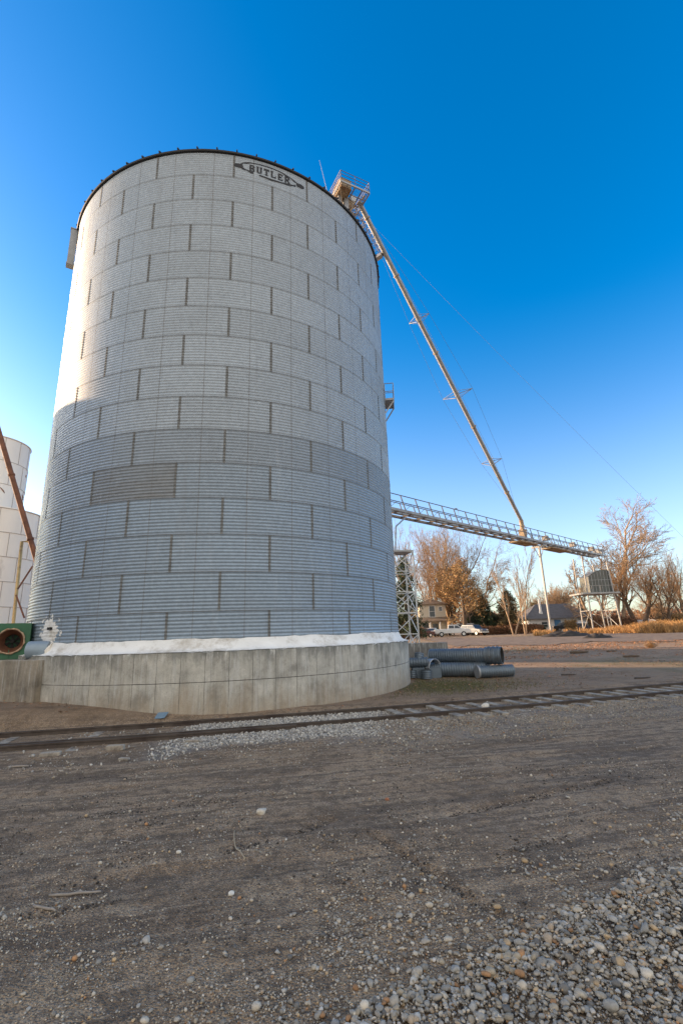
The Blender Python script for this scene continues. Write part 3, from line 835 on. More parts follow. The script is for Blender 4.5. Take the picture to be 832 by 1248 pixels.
n_ = len(pf); mb.add(vs, [(k*n_+i, ((k+1) % 48)*n_+i, ((k+1) % 48)*n_+i+1, k*n_+i+1) for k in range(48) for i in range(n_-1)])
mb.build('mouth_ring', m_rustlight, fan, True)
mb = MB(); vs = []; pf = [(.335, .0), (.30, -.18), (.22, -.34), (.20, -.42)]
for k in range(40):
    a = 2*math.pi*k/40
    for r, d in pf: vs.append(fc + fu*r*math.cos(a) + Zv*r*math.sin(a) + fn*d)
n_ = len(pf); mb.add(vs, [(k*n_+i, ((k+1) % 40)*n_+i, ((k+1) % 40)*n_+i+1, k*n_+i+1) for k in range(40) for i in range(n_-1)])
mb.build('throat', m_rust, fan, True)
mb = MB()
for k in range(6):
    a = k*math.pi/3 + .3; d1 = fu*math.cos(a) + Zv*math.sin(a); d2 = fu*math.cos(a+.5) + Zv*math.sin(a+.5)
    o_c = fc - fn*.36; mb.add([o_c+d1*.05, o_c+d1*.21+fn*.03, o_c+d2*.21-fn*.03, o_c+d2*.05], [(0,1,2,3)])
mb.tube([fc-fn*.42, fc-fn*.30], .06, 12); mb.build('impeller', m_black, fan)

dc = at(33, 787, 14.6); duct = thing('air_duct', 'short blue grey air duct with a pale flared end between green fan and silo', 'duct', (dc.x, dc.y, ztop))
da = Vector((.97, .10, 0)).normalized()
c0 = Vector((dc.x+.22, dc.y-.20, ztop+.262)); mb = MB()
mb.tube([c0, c0+da*.42, c0+da*.60], [.255, .255, .24], 28); mb.build('barrel', m_bluegrey, duct, True, angle=.7)
mb = MB(); e0 = c0+da*.60
mb.tube([e0+Vector((.0,0,.04)), e0+da*.05, e0+da*.10], [.258, .265, .23], 24)
mb.tube([e0+da*.08, e0+da*.16-Zv*.06, e0+da*.17-Zv*.13], [.21, .15, .09], 20); mb.build('flared_end', m_binwhite, duct, True)
mb = MB(); mb.box(c0+da*.3-Zv*.258, (.12, .75, .03), (Vector((-da.y, da.x, 0)), da, Zv)); mb.build('foot', m_black, duct)

# blue metal scrap at the foot of the base
p = Vector((-4.78, 12.80, 0)); p.z = gzf(p.x, p.y)
mb = MB(); mb.add([p+Vector((-.15,-.02,.01)), p+Vector((.12,-.06,.02)), p+Vector((.17,.09,.13)), p+Vector((-.11,.11,.12)), p+Vector((.10,-.09,.015)), p+Vector((-.13,-.06,.0))], [(0,1,2,3),(5,4,1,0)])
o = mb.build('metal_scrap', M('blue_sheet_paint', (.16,.24,.31), .5, .1, .2), None, origin=p); tag(o, 'bent scrap of blue sheet metal leaning at the foot of the concrete base', 'scrap')
md = o.modifiers.new('solid', 'SOLIDIFY'); md.thickness = .006

# dark low wall behind the pipe pile
mb = MB(); c = Vector((3.6, 24.6, .75)); mb.box(c, (3.0, .5, 1.46))
o = mb.build('low_wall', concrete('dark_concrete', .2, 1.5, (.20,.195,.185)), None, origin=(c.x, c.y, 0)); tag(o, 'low dark concrete wall behind the pile of corrugated pipes', 'wall')
md = o.modifiers.new('bevel', 'BEVEL'); md.width = .03; md.segments = 2

# ------------------------------------------------------------------ culvert pipes
def culvert(mb, p, q, r, pitch=.10, amp=.012, n=28, helix=True, wall=.012):
    p, q = Vector(p), Vector(q); d = q-p; L = d.length; d.normalize()
    X = d.cross(Zv).normalized(); Y = X.cross(d).normalized()
    ns = max(8, int(L/pitch*4)); vs = []
    for i in range(ns+1):
        s = L*i/ns
        for k in range(n):
            a = 2*math.pi*k/n
            rr_ = r + amp*math.cos(2*math.pi*(s/pitch) + (a if helix else 0))
            vs.append(p + d*s + X*(rr_*math.cos(a)) + Y*(rr_*math.sin(a)))
    fs = [(i*n+k, i*n+(k+1) % n, (i+1)*n+(k+1) % n, (i+1)*n+k) for i in range(ns) for k in range(n)]
    mb.add(vs, fs)
    # inside skin
    vs = []
    for s in (0, L):
        for rr_ in (r-wall-amp,):
            for k in range(n):
                a = 2*math.pi*k/n; vs.append(p + d*s + X*(rr_*math.cos(a)) + Y*(rr_*math.sin(a)))
    b = mb.n; mb.add(vs, [(k, n+k, n+(k+1) % n, (k+1) % n) for k in range(n)], 1)
    o0 = b - (ns+1)*n
    for base, ins in ((o0, b), (o0+ns*n, b+n)):
        for k in range(n): mb.f.append((base+k, base+(k+1) % n, ins+(k+1) % n, ins+k)); mb.m.append(0)
    return mb
g20 = gzf(5, 20.5)
CU = [m_culvert, m_black]
# two lower pipes and one on top of them
la, lb = Vector((3.60, 20.95, g20+.30)), Vector((5.75, 20.30, g20+.30))
t = thing('culvert_pipe', 'long corrugated steel pipe lying at the bottom of the pile', 'pipe', tuple((la+lb)/2-Zv*.3), group='corrugated pipes piled beside the silo')
culvert(MB(), la, lb, .29).build('pipe_wall', CU, t, True)
sa, sb = Vector((5.30, 19.85, g20+.245)), Vector((6.75, 20.10, g20+.245))
t = thing('culvert_pipe', 'short dull corrugated pipe lying in front of the pile with its end to the right', 'pipe', tuple((sa+sb)/2-Zv*.24), group='corrugated pipes piled beside the silo')
culvert(MB(), sa, sb, .225).build('pipe_wall', CU, t, True)
mb = MB(); mb.tube([sa-(sb-sa)*.0, sa-(sb-sa)*.05], .25, 24); mb.build('end_cap', m_galvdull, t)
ba, bb = Vector((3.70, 22.0, g20+.31)), Vector((6.2, 21.25, g20+.31))
t = thing('culvert_pipe', 'corrugated pipe hidden at the back of the pile', 'pipe', tuple((ba+bb)/2-Zv*.3), group='corrugated pipes piled beside the silo')
culvert(MB(), ba, bb, .29).build('pipe_wall', CU, t, True)
ua, ub = Vector((3.72, 21.6, g20+.82)), Vector((5.85, 20.35, g20+.84))
t = thing('culvert_pipe', 'topmost corrugated pipe of the pile with a wide open right end', 'pipe', tuple((ua+ub)/2-Zv*.34), group='corrugated pipes piled beside the silo')
culvert(MB(), ua, ub, .30).build('pipe_wall', CU, t, True)
du = (ub-ua).normalized()
culvert(MB(), ub+du*-.02, ub+du*.62, .345, .09, .010, 28, False).build('coupling_sleeve', CU, t, True)
mb = MB()
for s in (.12, .30, .46):
    c = ub+du*s; mb.tube([c-du*.02, c+du*.02], .372, 28)
mb.build('clamp_band', m_culvert, t)
# jumble of fittings at the left end
def collar(loc, r, h, label, tilt=(0,0), n=5, name='pipe_collar'):
    t = thing(name, label, 'pipe fitting', loc, group='loose pipe fittings beside the silo base')
    d = Vector((tilt[0], tilt[1], 1)).normalized(); p = Vector(loc)+Vector((0,0,.03))
    culvert(MB(), p, p+d*h, r, h/n, .014, 24, False).build('ring_wall', CU, t, True)
collar((3.25, 20.15, g20), .21, .34, 'ribbed pipe collar standing upright in front of the pipe fittings', (.05,.02), 4)
collar((2.75, 20.55, g20), .19, .30, 'ribbed pipe collar standing close against the round concrete base', (-.08,.1), 4)
tf = thing('pipe_tee', 'grey pipe tee with three stub ends lying on the heap of fittings', 'pipe fitting', (3.1, 20.75, g20), group='loose pipe fittings beside the silo base')
c = Vector((3.05, 20.6, g20+.62)); culvert(MB(), c+Vector((-.55,.05,0)), c+Vector((.35,-.05,.02)), .20, .11, .012, 22, False).build('run', CU, tf, True)
culvert(MB(), c+Vector((0,.05,.05)), c+Vector((.06,.15,.36)), .19, .1, .01, 20, False).build('branch', CU, tf, True)
MB().box(c+Vector((-.05,.1,-.4)), (.5,.4,.42)).build('cradle_block', m_culvert, tf)
# half pipe saddle
hs = thing('half_pipe_saddle', 'curved half pipe saddle leaning over the left end of the pipes', 'pipe fitting', (3.55, 20.5, g20), group='loose pipe fittings beside the silo base')
mb = MB(); vs = []; dd_ = Vector((.55,-.83,0)).normalized(); xx_ = Vector((.83,.55,0))
for i in range(5):
    for k in range(15):
        a = math.pi*k/14*1.05; r = .34+.01*math.cos(i*3.1)
        vs.append(Vector((3.62, 20.62, g20+.42)) + dd_*(i*.075-.15) + xx_*(r*math.cos(a)) + Zv*(r*math.sin(a)))
mb.add(vs, [(i*15+k, i*15+k+1, (i+1)*15+k+1, (i+1)*15+k) for i in range(4) for k in range(14)])
o = mb.build('saddle', m_galv, hs, True); md = o.modifiers.new('s', 'SOLIDIFY'); md.thickness = .02
MB().box(Vector((3.62,20.62,g20+.21)), (.62,.3,.42)).build('rest_block', m_culvert, hs)

# ------------------------------------------------------------------ bucket elevator behind the silo
Z0 = 40.1 - 1.15            # floor of the head platform
hu = Vector((.893, .450, 0)); hv = Vector((-.450, .893, 0))
HA = Vector((.86, 31.0, Z0))                                  # near corner of the platform
def H(u, v, z=0): return HA + hu*u + hv*v + Zv*z
leg = thing('bucket_elevator', 'tall grain elevator leg behind the silo with a railed head platform above the roof', 'grain elevator', (1.6, 33.2, gzf(1.6, 33)))
gl = gzf(1.6, 33)
for u in (.45, 1.05):
    mb = MB(); p = H(u, 1.3); mb.box(Vector((p.x, p.y, (gl+Z0)/2)), (.38, .48, Z0-gl), (hu, hv, Zv)); mb.build('trunk', m_galvdull, leg)
mb = MB()
mb.box(H(.62, 1.20, .26), (.95, 1.95, .85), (hu, hv, Zv))
mb.prism([(-.975,0),(.975,0),(.5,.28),(-.5,.28)], -.475, .475, (H(.62,1.20,.688), hv, Zv, hu))
mb.box(H(.62, 1.20, -.20), (1.02, 2.02, .08), (hu, hv, Zv))
mb.build('head_box', m_box, leg)
mb = MB()
U_, V_ = 2.75, 2.45
for a, b in ((H(0,0), H(U_,0)), (H(U_,0), H(U_,V_)), (H(U_,V_), H(0,V_)), (H(0,V_), H(0,0))): mb.bar(a, b, .09, .16)
for k in range(1, 4): mb.bar(H(U_*k/4, 0), H(U_*k/4, V_), .06, .10)
for k in range(1, 3): mb.bar(H(0, V_*k/3), H(U_, V_*k/3), .05, .09)
for k in range(9): mb.bar(H(1.35+k*.16, .05, .07), H(1.35+k*.16, V_-.05, .07), .018, .03)
plat = mb.build('head_platform', m_galvdull, leg)
mb = MB(); cs = [H(0,0), H(U_,0), H(U_,V_), H(0,V_)]
for h in (.40, .78, 1.15):
    for k in range(4): mb.tube([cs[k]+Zv*h, cs[(k+1) % 4]+Zv*h], .028, 6)
rl = mb.build('railing', m_catr, plat)
for k in range(4):
    for f in (0, .5):
        p = cs[k]+(cs[(k+1) % 4]-cs[k])*f; MB().tube([p, p+Zv*1.15], .030, 6).build('post', m_catr, plat)
mb = MB(); mb.box(H(1.95, 1.7, .42), (.5, .65, .5), (hu, hv, Zv)); mb.tube([H(1.65,1.7,.45), H(1.3,1.7,.6)], .16, 14)
mb.build('drive_motor', M('pale_motor_paint', (.62,.62,.60), .5, 0, .15), leg)
mb = MB(); mb.tube([H(-.15,-.02+2.2,-.2), H(-.15,2.2,.6), at(389,195,33.4)], [.03,.028,.012], 6); mb.build('mast', m_galvdull, leg)
mb = MB()                                                     # distributor, chute and gusset work under the head
mb.box(H(1.35, 1.55, -.45), (.62, .62, .75), (hu, hv, Zv)); mb.tube([H(1.35,1.55,-.75), H(1.75,1.9,-1.5)], [.36,.27], 14)
for a, b in ((H(.2,1.3,-.1), H(.7,1.3,-1.6)), (H(2.5,.3,-.1), H(1.2,1.2,-1.7)), (H(2.6,2.2,-.1), H(1.2,1.4,-1.8)), (H(.1,.4,-.1), H(.7,1.1,-1.5))): mb.bar(a, b, .08)
mb.build('distributor', m_box, leg)
mb = MB(); LP = lambda u, v, z=0: H(1.45+u, 1.55+v, -2.05+z)
for a, b in ((LP(0,0), LP(1.5,0)), (LP(1.5,0), LP(1.5,1.3)), (LP(1.5,1.3), LP(0,1.3)), (LP(0,1.3), LP(0,0)), (LP(.75,0), LP(.75,1.3))): mb.bar(a, b, .07, .1)
lp = mb.build('service_platform', m_galvdull, leg)
mb = MB(); cs = [LP(0,0), LP(1.5,0), LP(1.5,1.3), LP(0,1.3)]
for h in (.55, 1.1):
    for k in range(3): mb.tube([cs[k]+Zv*h, cs[k+1]+Zv*h], .025, 6)
for p in cs: mb.tube([p, p+Zv*1.1], .025, 6)
mb.build('railing', m_catr, lp)

# spout with spreaders and stay cables, from the head down to the catwalk
B0 = at(437.5, 247, 33.3)
_f0, _f1 = at(478, 618, 39), at(737, 676.5, 74)
_n = Vector((-(_f1-_f0).y, (_f1-_f0).x, 0)).normalized(); _a, _b = at(634.5, 634, 50), at(634.5, 634, 60)
_k = (.9 - (_a-_f0).dot(_n))/((_b-_a).dot(_n)); B1 = _a + (_b-_a)*_k
bd = (B1-B0).normalized(); bL = (B1-B0).length
sp = thing('grain_spout', 'long slanting grain pipe with cross spreaders running from elevator head down to catwalk', 'grain spout', tuple(B1-Zv*1.2))
mb = MB(); mb.tube([B0, B0+bd*bL*.5, B1], .225, 16); mb.build('pipe', m_galvdull, sp, True, angle=.6)
bw = bd.cross(Zv).normalized(); bn = bw.cross(bd).normalized()
def par(px, py):       # fraction along the spout nearest to an image height
    lo, hi = 0.0, 1.0
    for _ in range(40):
        m = (lo+hi)/2; P = B0+(B1-B0)*m - Vector((0,0,CAMH))
        cp, s_p = math.cos(PITCH), math.sin(PITCH)
        f_ = P.y*cp + P.z*s_p; u_ = -P.y*s_p + P.z*cp; x_ = P.x
        c_, s2_ = math.cos(ROLL), math.sin(ROLL)
        b_ = -s2_*x_ + c_*u_; yy = 624 - F_PX*b_/f_
        if yy < py: lo = m
        else: hi = m
    return (lo+hi)/2
for y_ in (266, 336, 430, 520, 600): 
    c = B0+(B1-B0)*par(0, y_); mb = MB(); mb.tube([c-bd*.05, c+bd*.05], .30, 16); mb.box(c+bn*.3, (.16,.16,.2), (bw, bn, bd)); mb.build('flange', m_box, sp)
spr = []
for y_, hw in ((389, 1.15), (481, 1.75), (563, 1.25)):
    c = B0+(B1-B0)*par(0, y_); mb = MB()
    e1, e2 = c+bw*hw+bn*.15, c-bw*hw+bn*.15; t1, t2 = c+bn*.95, c-bn*.75
    mb.tube([e1, e2], .035, 6); mb.tube([t1, t2], .035, 6)
    for a, b in ((e1, c+bd*.5), (e2, c+bd*.5), (e1, c-bd*.5), (e2, c-bd*.5), (e1, t2), (e2, t2)): mb.tube([a, b], .022, 6)
    mb.tube([c-bd*.18, c+bd*.18], .25, 14)
    mb.build('spreader', m_galvdull, sp); spr.append((e1, e2, t1, t2))
for k, (s_, e_) in enumerate(((B0+bd*.5, B1-bd*1.5),)*4):
    mb = MB(); pts = [s_] + [q[k] for q in spr] + [e_]; mb.tube(pts, .012, 5); mb.build('stay_cable', m_wire, sp)

# caged ladder truss slung under the upper spout, ending on a bracket over the silo eave
q0 = at(431, 258, 33.0); q1 = at(461, 312, 36.3)
mb = MB(); dq = (q1-q0).normalized(); wq = bw; nq = wq.cross(dq).normalized()
for a, b in ((.34, 0), (-.34, 0), (0, .5)): mb.tube([q0+wq*a+nq*b, q1+wq*a+nq*b], .03, 6)
N_ = 9
for k in range(N_+1):
    c = q0+(q1-q0)*k/N_; hoop = [c+wq*(.40*math.cos(t2))+nq*(.5*math.sin(t2)) for t2 in np.linspace(0, math.pi, 9)]
    mb.tube(hoop, .024, 5); mb.tube([hoop[0], hoop[-1]], .024, 5)
    if k < N_: mb.tube([c+wq*.34, q0+(q1-q0)*(k+1)/N_-wq*.34], .018, 5)
mb.box(q1+dq*.1, (.7,.5,.35), (wq, nq, dq)); mb.tube([q1, q1+(B0+bd*((q1-B0).dot(bd)) - q1)], .08, 8)
mb.build('ladder_cage', m_galvdull, leg)

# guy wire from the head to the yard
g0 = H(2.4, 1.2, -1.0); g1 = at(832, 651, 47); g2 = g0 + (g1-g0)*1.0
tt = 1.0
while (g0+(g1-g0)*tt).z > gzf(*(g0+(g1-g0)*tt).xy) and tt < 3: tt += .01
ge = g0+(g1-g0)*tt
gw = thing('guy_wire', 'thin guy wire slanting from the elevator head across the sky to the yard', 'guy wire', (ge.x, ge.y, gzf(ge.x, ge.y)))
mb = MB(); pts = [g0+(ge-g0)*i/12 - Zv*(.55*math.sin(math.pi*i/12)) for i in range(13)]; mb.tube(pts, .009, 5); mb.build('strand', m_wire, gw)
mb = MB(); mb.box((ge.x, ge.y, gzf(ge.x, ge.y)+.12), (.5, .5, .4)); mb.build('anchor_block', m_concblock, gw)

# ------------------------------------------------------------------ conveyor catwalk
F0, F1 = at(478, 618, 39), at(737, 676.5, 74)
zc0 = (F0.z+F1.z)/2
cdv = (F1-F0); cdv.z *= 1; Lc = cdv.length; cdv.normalize()
cn = Vector((-cdv.y, cdv.x, 0)).normalized()                  # to the rear
CWW = 1.8; START = -9.5
cat_ = thing('conveyor_catwalk', 'long railed steel catwalk carrying a grain conveyor from silo to the hopper tower', 'catwalk', tuple(F0+(F1-F0)*.5-Zv*.3))
def C(s, w, z=0): return F0 + cdv*s + cn*w + Zv*z
m_catw = M('weathered_catwalk_steel', (.33,.34,.345), .6, .35, .2, 1.0, stain=(.14,.11,.09), samt=.40, sscale=.7)
for w in (0, CWW):
    mb = MB(); mb.bar(C(START, w, -.12), C(Lc, w, -.12), .08, .20); mb.bar(C(START, w+.05, -.01), C(Lc, w+.05, -.01), .14, .03); mb.bar(C(START, w+.05, -.23), C(Lc, w+.05, -.23), .14, .03); mb.build('stringer', m_catw, cat_)
nj = int((Lc-START)/2.05)
for k in range(nj+1):
    s = START + .4 + k*2.05; mb = MB(); mb.bar(C(s, .06, -.12), C(s, CWW-.06, -.12), .12, .14); mb.build('joist', m_catr, cat_)
mb = MB()
for w in (.3, .55, .8): mb.bar(C(START, w, .02), C(Lc, w, .02), .05, .05)
for k in range(88): mb.bar(C(START+k*.65, .27, .03), C(START+k*.65, .83, .03), .04, .03)
mb.build('deck_strip', m_catw, cat_)
mb = MB(); mb.bar(C(START, 1.40, .12), C(Lc-1.0, 1.40, .12), .34, .22)
for k in range(34): mb.bar(C(START+1+k*1.6, 1.20, .14), C(START+1+k*1.6+.06, 1.20, .14), .06, .28)
mb.build('conveyor_trough', m_catw, cat_)
for w in (-.02, CWW+.02):
    mb = MB()
    for h in (.62, 1.25): mb.tube([C(START, w, h), C(Lc, w, h)], .040, 6)
    rl = mb.build('railing', m_catr, cat_)
    k = 0; s = START+.4
    while s < Lc-.3:
        mb = MB(); mb.bar(C(s, w, 1.25), C(s+.62, w, -.1), .075); mb.bar(C(s+.62, w, .0), C(s+1.5, w, .62), .03)
        mb.build('post', m_catr, rl); s += 2.05
for k, (s, w) in enumerate(((.9, CWW), (13.0, CWW))):
    b_ = C(s, w, 1.2); mb = MB(); mb.tube([b_, b_+Zv*.85, b_+Zv*1.0-cdv*.12, b_+Zv*1.0-cdv*.45], .03, 6); mb.tube([b_+Zv*.98-cdv*.5, b_+Zv*.90-cdv*.45], [.14,.10], 8); mb.build('lamp', m_catr, cat_)
# inlet hopper where the spout lands, drive units on the far half
s_in = (B1-F0).dot(cdv)
mb = MB(); mb.prism([(-.3,0),(.3,0),(.42,1.1),(-.42,1.1)], -.35, .35, (C(s_in, .9, .15), cdv, Zv, cn)); mb.tube([C(s_in,.9,1.2), B1], .26, 12)
for sg in (-.8, .8): mb.bar(C(s_in+sg, .2, 0), C(s_in+sg*.4, .9, 2.2), .06)
mb.build('inlet_hopper', m_box, cat_)
r3 = np.random.default_rng(3)
for k, s in enumerate((s_in+7, s_in+16, Lc-2.2)):
    mb = MB(); w_ = r3.uniform(.4, .75); mb.box(C(s, 1.2, .95), (w_*1.3, .7, .55+.2*w_), (cdv, cn, Zv)); mb.tube([C(s+.6,1.2,.95), C(s+1.2,1.2,.95)], .18, 10); mb.bar(C(s, .4, .1), C(s+.5, 1.0, 1.0), .06)
    mb.build('drive_unit', M('pale_drive_paint', (.27,.25,.23), .7, .1, .3, 2.0) if k == 0 else bpy.data.materials['pale_drive_paint'], cat_)
mb = MB(); mb.box(C(Lc-.3, .9, .55), (.7, 1.3, .9), (cdv, cn, Zv)); mb.build('end_box', m_galvdull, cat_)
# under-slung bracing near the post
p1_, p2_ = C(27, .1, -.35), C(27, CWW-.1, -.35)
mb = MB(); mb.box(C(25.5, CWW/2, -.5), (4.5, CWW*.9, .16), (cdv, cn, Zv)); mb.box(C(35.0, CWW/2, -.5), (6.0, CWW*.9, .16), (cdv, cn, Zv)); mb.build('under_tray', m_box, cat_)

# slender support post
pt, pb = at(658, 668, 61.0), at(672, 775, 61.0); gp = gzf(pb.x, pb.y)
post = thing('support_post', 'tall pale steel leg holding up the middle of the catwalk', 'support post', (pb.x, pb.y, gp))
ps = (pt.x-F0.x)/cdv.x; top = C(ps, CWW/2, -.55)
m_post = M('pale_post_paint', (.36,.35,.335), .55, .2, .15, .8, stain=(.36,.28,.2), samt=.3)
for sg in (-1, 1):
    mb = MB(); mb.bar((pb.x+sg*.20, pb.y+sg*.5, gp-.1), top+Vector((sg*.10, sg*.35, 0)), .17, .17); mb.build('leg', m_post, post)
mb = MB(); mb.bar((pb.x, pb.y, gp+.02), (pb.x, pb.y, gp+.10), 1.3, .8); mb.build('base_plate', m_concblock, post)
mb = MB(); mb.bar(top+cdv*-1.9+Zv*.2, top-Zv*1.6, .07); mb.bar(top+cdv*1.5+Zv*.2, top-Zv*1.6, .07); mb.bar(top-cn*1.0, top+cn*1.0, .16, .22); mb.build('knee_brace', m_post, post)

# hopper tower at the far end
TW = [at(721, 771, 72.0), at(757, 769, 72.0)]
tz = gzf(39, 73); hb = at(731, 771, 74)
twr = thing('hopper_tower', 'four legged pale steel tower under the far end of the catwalk', 'tower', (hb.x+1.5, hb.y, tz))
cx, cy = (TW[0].x+TW[1].x)/2, 73.4
hwx, hwy = 2.15, 1.75
zt = C(Lc-3, 0, -.35).z
legs_b = [(cx-hwx, cy-hwy), (cx+hwx, cy-hwy), (cx+hwx-.6, cy+hwy), (cx-hwx+.3, cy+hwy)]
legs_t = [(cx-hwx+.1, cy-hwy+.1), (cx+hwx-.5, cy-hwy+.2), (cx+hwx-1.0, cy+hwy-.2), (cx-hwx+.3, cy+hwy-.2)]
zl = [zt, zt-1.0, zt-1.0, zt]
for (b_, t_2, z_) in zip(legs_b, legs_t, zl):
    mb = MB(); mb.bar((b_[0], b_[1], tz-.1), (t_2[0], t_2[1], z_), .16, .16); mb.build('leg', m_post, twr)
PZ = at(731, 722, 72).z
mb = MB(); mb.box((cx-.25, cy, PZ-.12), (2*hwx+1.3, 2*hwy+.9, .24)); mb.build('platform', m_catw, twr)
mb = MB()
for a, b in ((0,1),(1,2),(2,3),(3,0)):
    pa = Vector((*legs_b[a], tz+.3)); pb_ = Vector((*legs_b[b], tz+.3)); ma = Vector((*legs_b[a], tz+3.2)); mb2 = Vector((*legs_b[b], tz+3.2))
    if a != 0: mb.bar(pa, mb2, .07)
    if a != 0: mb.bar(ma, mb2, .08)
mb.build('brace', m_post, twr)
mb = MB()
for sg in (.0, .45):
    mb.bar((cx+.25+sg, cy-hwy-.1, tz-.05), (cx+.15+sg, cy-hwy+.3, PZ), .07)
for k in range(14): mb.bar((cx+.25, cy-hwy-.1+k*.025, tz+.3+k*.42), (cx+.70, cy-hwy-.1+k*.025, tz+.3+k*.42), .04)
mb.build('ladder', m_post, twr)
mb = MB()
for k in range(5):
    x = cx-hwx-.7+k*1.3; mb.tube([(x, cy-hwy-.35, PZ), (x, cy-hwy-.35, PZ+1.0)], .03, 6)
mb.tube([(cx-hwx-.7, cy-hwy-.35, PZ+1.0), (cx-hwx+4.5, cy-hwy-.35, PZ+1.0)], .03, 6); mb.build('railing', m_post, twr)
mb = MB(); mb.box((cx-hwx-.75, cy-hwy+.2, PZ+.45), (.5, .6, .7)); mb.build('control_box', m_box, twr)
# arched hopper on the platform
hop = thing('hopper_bin', 'grey ribbed hopper with an arched top on the tower platform', 'hopper', (cx, cy, PZ))
poly = [(-1.5,.02),(2.0,.02),(2.0,3.35)] + [(2.0-3.5*q, 3.35-.95*q**2.6+.15*math.sin(math.pi*q)) for q in (.2,.4,.6,.75,.88,1.0)]
mb = MB(); mb.prism(poly, -1.35, 1.35, ((cx, cy, PZ), (1,0,0), (0,0,1), (0,1,0)))
mb.build('shell', M('grey_green_sheet', (.12,.13,.12), .6, .3, .3, 1.2, stain=(.10,.10,.09), samt=.45, sscale=1.4, stretch=(1,1,.3)), hop)
mb = MB()
for k in range(8):
    x = -1.48+k*.49; top_ = 3.3-.95*max(0, (2.0-x)/3.5)**2.6; mb.box((cx+x, cy-1.375, PZ+top_/2), (.06, .05, top_))
mb.bar((cx-1.45, cy-1.39, PZ+1.9), (cx+1.95, cy-1.39, PZ+1.9), .06, .06); mb.build('rib', m_galvdull, hop)

# lattice tower beside the silo
LB = Vector((3.62, 30.6, 0)); LB.z = gzf(3.6, 30.6); LZ = 7.1
lat = thing('lattice_tower', 'square galvanised lattice tower standing close behind the silo', 'tower', tuple(LB))
wl_ = .78; rot = R_(12); lx = Vector((math.cos(rot), math.sin(rot), 0)); ly = Vector((-lx.y, lx.x, 0))
crn = [LB + lx*sx_*wl_ + ly*sy_*wl_ for sx_, sy_ in ((-1,-1),(1,-1),(1,1),(-1,1))]
m_lat = M('galvanised_lattice', (.52,.53,.53), .5, .35, .15, 1.5)
for c in crn: MB().bar(c - Zv*.1, c + Zv*(LZ-LB.z), .085).build('leg', m_lat, lat)
npan = 5; ph = (LZ-LB.z-.2)/npan
for f in range(4):
    a, b = crn[f], crn[(f+1) % 4]; mb = MB()
    for k in range(npan+1): mb.bar(a+Zv*(.2+ph*k), b+Zv*(.2+ph*k), .055)
    for k in range(npan):
        mb.bar(a+Zv*(.2+ph*k), b+Zv*(.2+ph*(k+1)), .045)
        if k % 2 == 0: mb.bar(b+Zv*(.2+ph*k), a+Zv*(.2+ph*(k+1)), .045)
    mb.build('face_bracing', m_lat, lat)
mb = MB(); mb.box(LB+Zv*(LZ-LB.z+.04), (2*wl_+.06, 2*wl_+.06, .06), (lx, ly, Zv)); mb.build('cap_plate', m_galvdull, lat)
mb = MB(); pp = at(495, 640, 33); mb.tube([LB+Zv*(LZ-LB.z)+ly*.5, (LB.x+.1, LB.y+.9, LZ+2), (pp.x, pp.y, pp.z+.6)], .055, 8); mb.build('riser_pipe', m_galvdull, lat)

# ------------------------------------------------------------------ white bins, rusty spout at the left
def bin_(name, label, c, r, z0, z1, rings, roofh, extra=None, seed=0):
    t = thing(name, label, 'storage bin', (c[0], c[1], z0 if z0 > 3 else gzf(*c)), group='white bolted storage bins')
    mb = MB(); prof = []
    for k in range(rings):
        a = z0+(z1-z0)*k/rings; b = z0+(z1-z0)*(k+1)/rings; prof += [(r, a), (r, b-.06), (r+.035, b-.05), (r+.035, b)]
    mb.lathe(prof, 64, c=(c[0], c[1], 0)); mb.build('shell', m_binwhite, t, True, angle=.5)
    mb = MB(); nsh = 14
    for k in range(rings):
        a = z0+(z1-z0)*k/rings; b = z0+(z1-z0)*(k+1)/rings
        mb.lathe([(r+.03, b-.04), (r+.045, b-.04), (r+.045, b), (r+.03, b)], 64, c=(c[0], c[1], 0))
        for q in range(nsh):
            an = 2*math.pi*(q+.5*(k % 2)+.2)/nsh; p = Vector((c[0]+(r+.012)*math.sin(an), c[1]-(r+.012)*math.cos(an), 0))
            mb.box(p+Zv*((a+b)/2), (.03, .03, b-a-.08), (Vector((math.cos(an), math.sin(an), 0)), Vector((-math.sin(an), math.cos(an), 0)), Zv))
    mb.build('seam', m_binseam, t)
    mb = MB(); mb.lathe([(r-.05, z1), (r+.09, z1), (r+.07, z1+.10), (.3, z1+roofh), (.01, z1+roofh)], 64, c=(c[0], c[1], 0)); mb.build('roof', m_binwhite, t, True, angle=.6)
    return t
e1 = at(43, 625, 46); bc = (e1.x-4.6, 46.5)
wb = bin_('storage_bin', 'wide white bolted steel bin behind the left of the silo', bc, 4.5, gzf(*bc)-.1, e1.z-.1, 6, .9)
m_ = []
y0, y1 = at(27, 660, 41.5), at(16, 765, 41.5); y2 = at(38, 660, 41.5)
mb = MB(); mb.tube([y2, y0, y1, (y1.x, y1.y, gzf(y1.x, y1.y))], .14, 10); mb.build('yellow_pipe', m_yellow, wb, True)
mb = MB(); mb.tube([at(40,690,41.3), at(22,718,41.3)], .07, 6); mb.tube([at(20,725,41.3), at(30,753,41.3)], .07, 6); mb.build('pipe_brace', m_rust, wb)
e2 = at(30, 541, 50); bc2 = (e2.x-3.9, 50.2)
zb2 = at(19, 622, 50).z
wb2 = bin_('hopper_tank', 'tall white bolted tank on legs above the wide bin at the left edge', bc2, 3.8, zb2, e2.z, 3, .8)
mb = MB(); mb.lathe([(.5, zb2-2.6), (3.8, zb2)], 40, c=(bc2[0], bc2[1], 0)); mb.build('cone', m_binwhite, wb2, True)
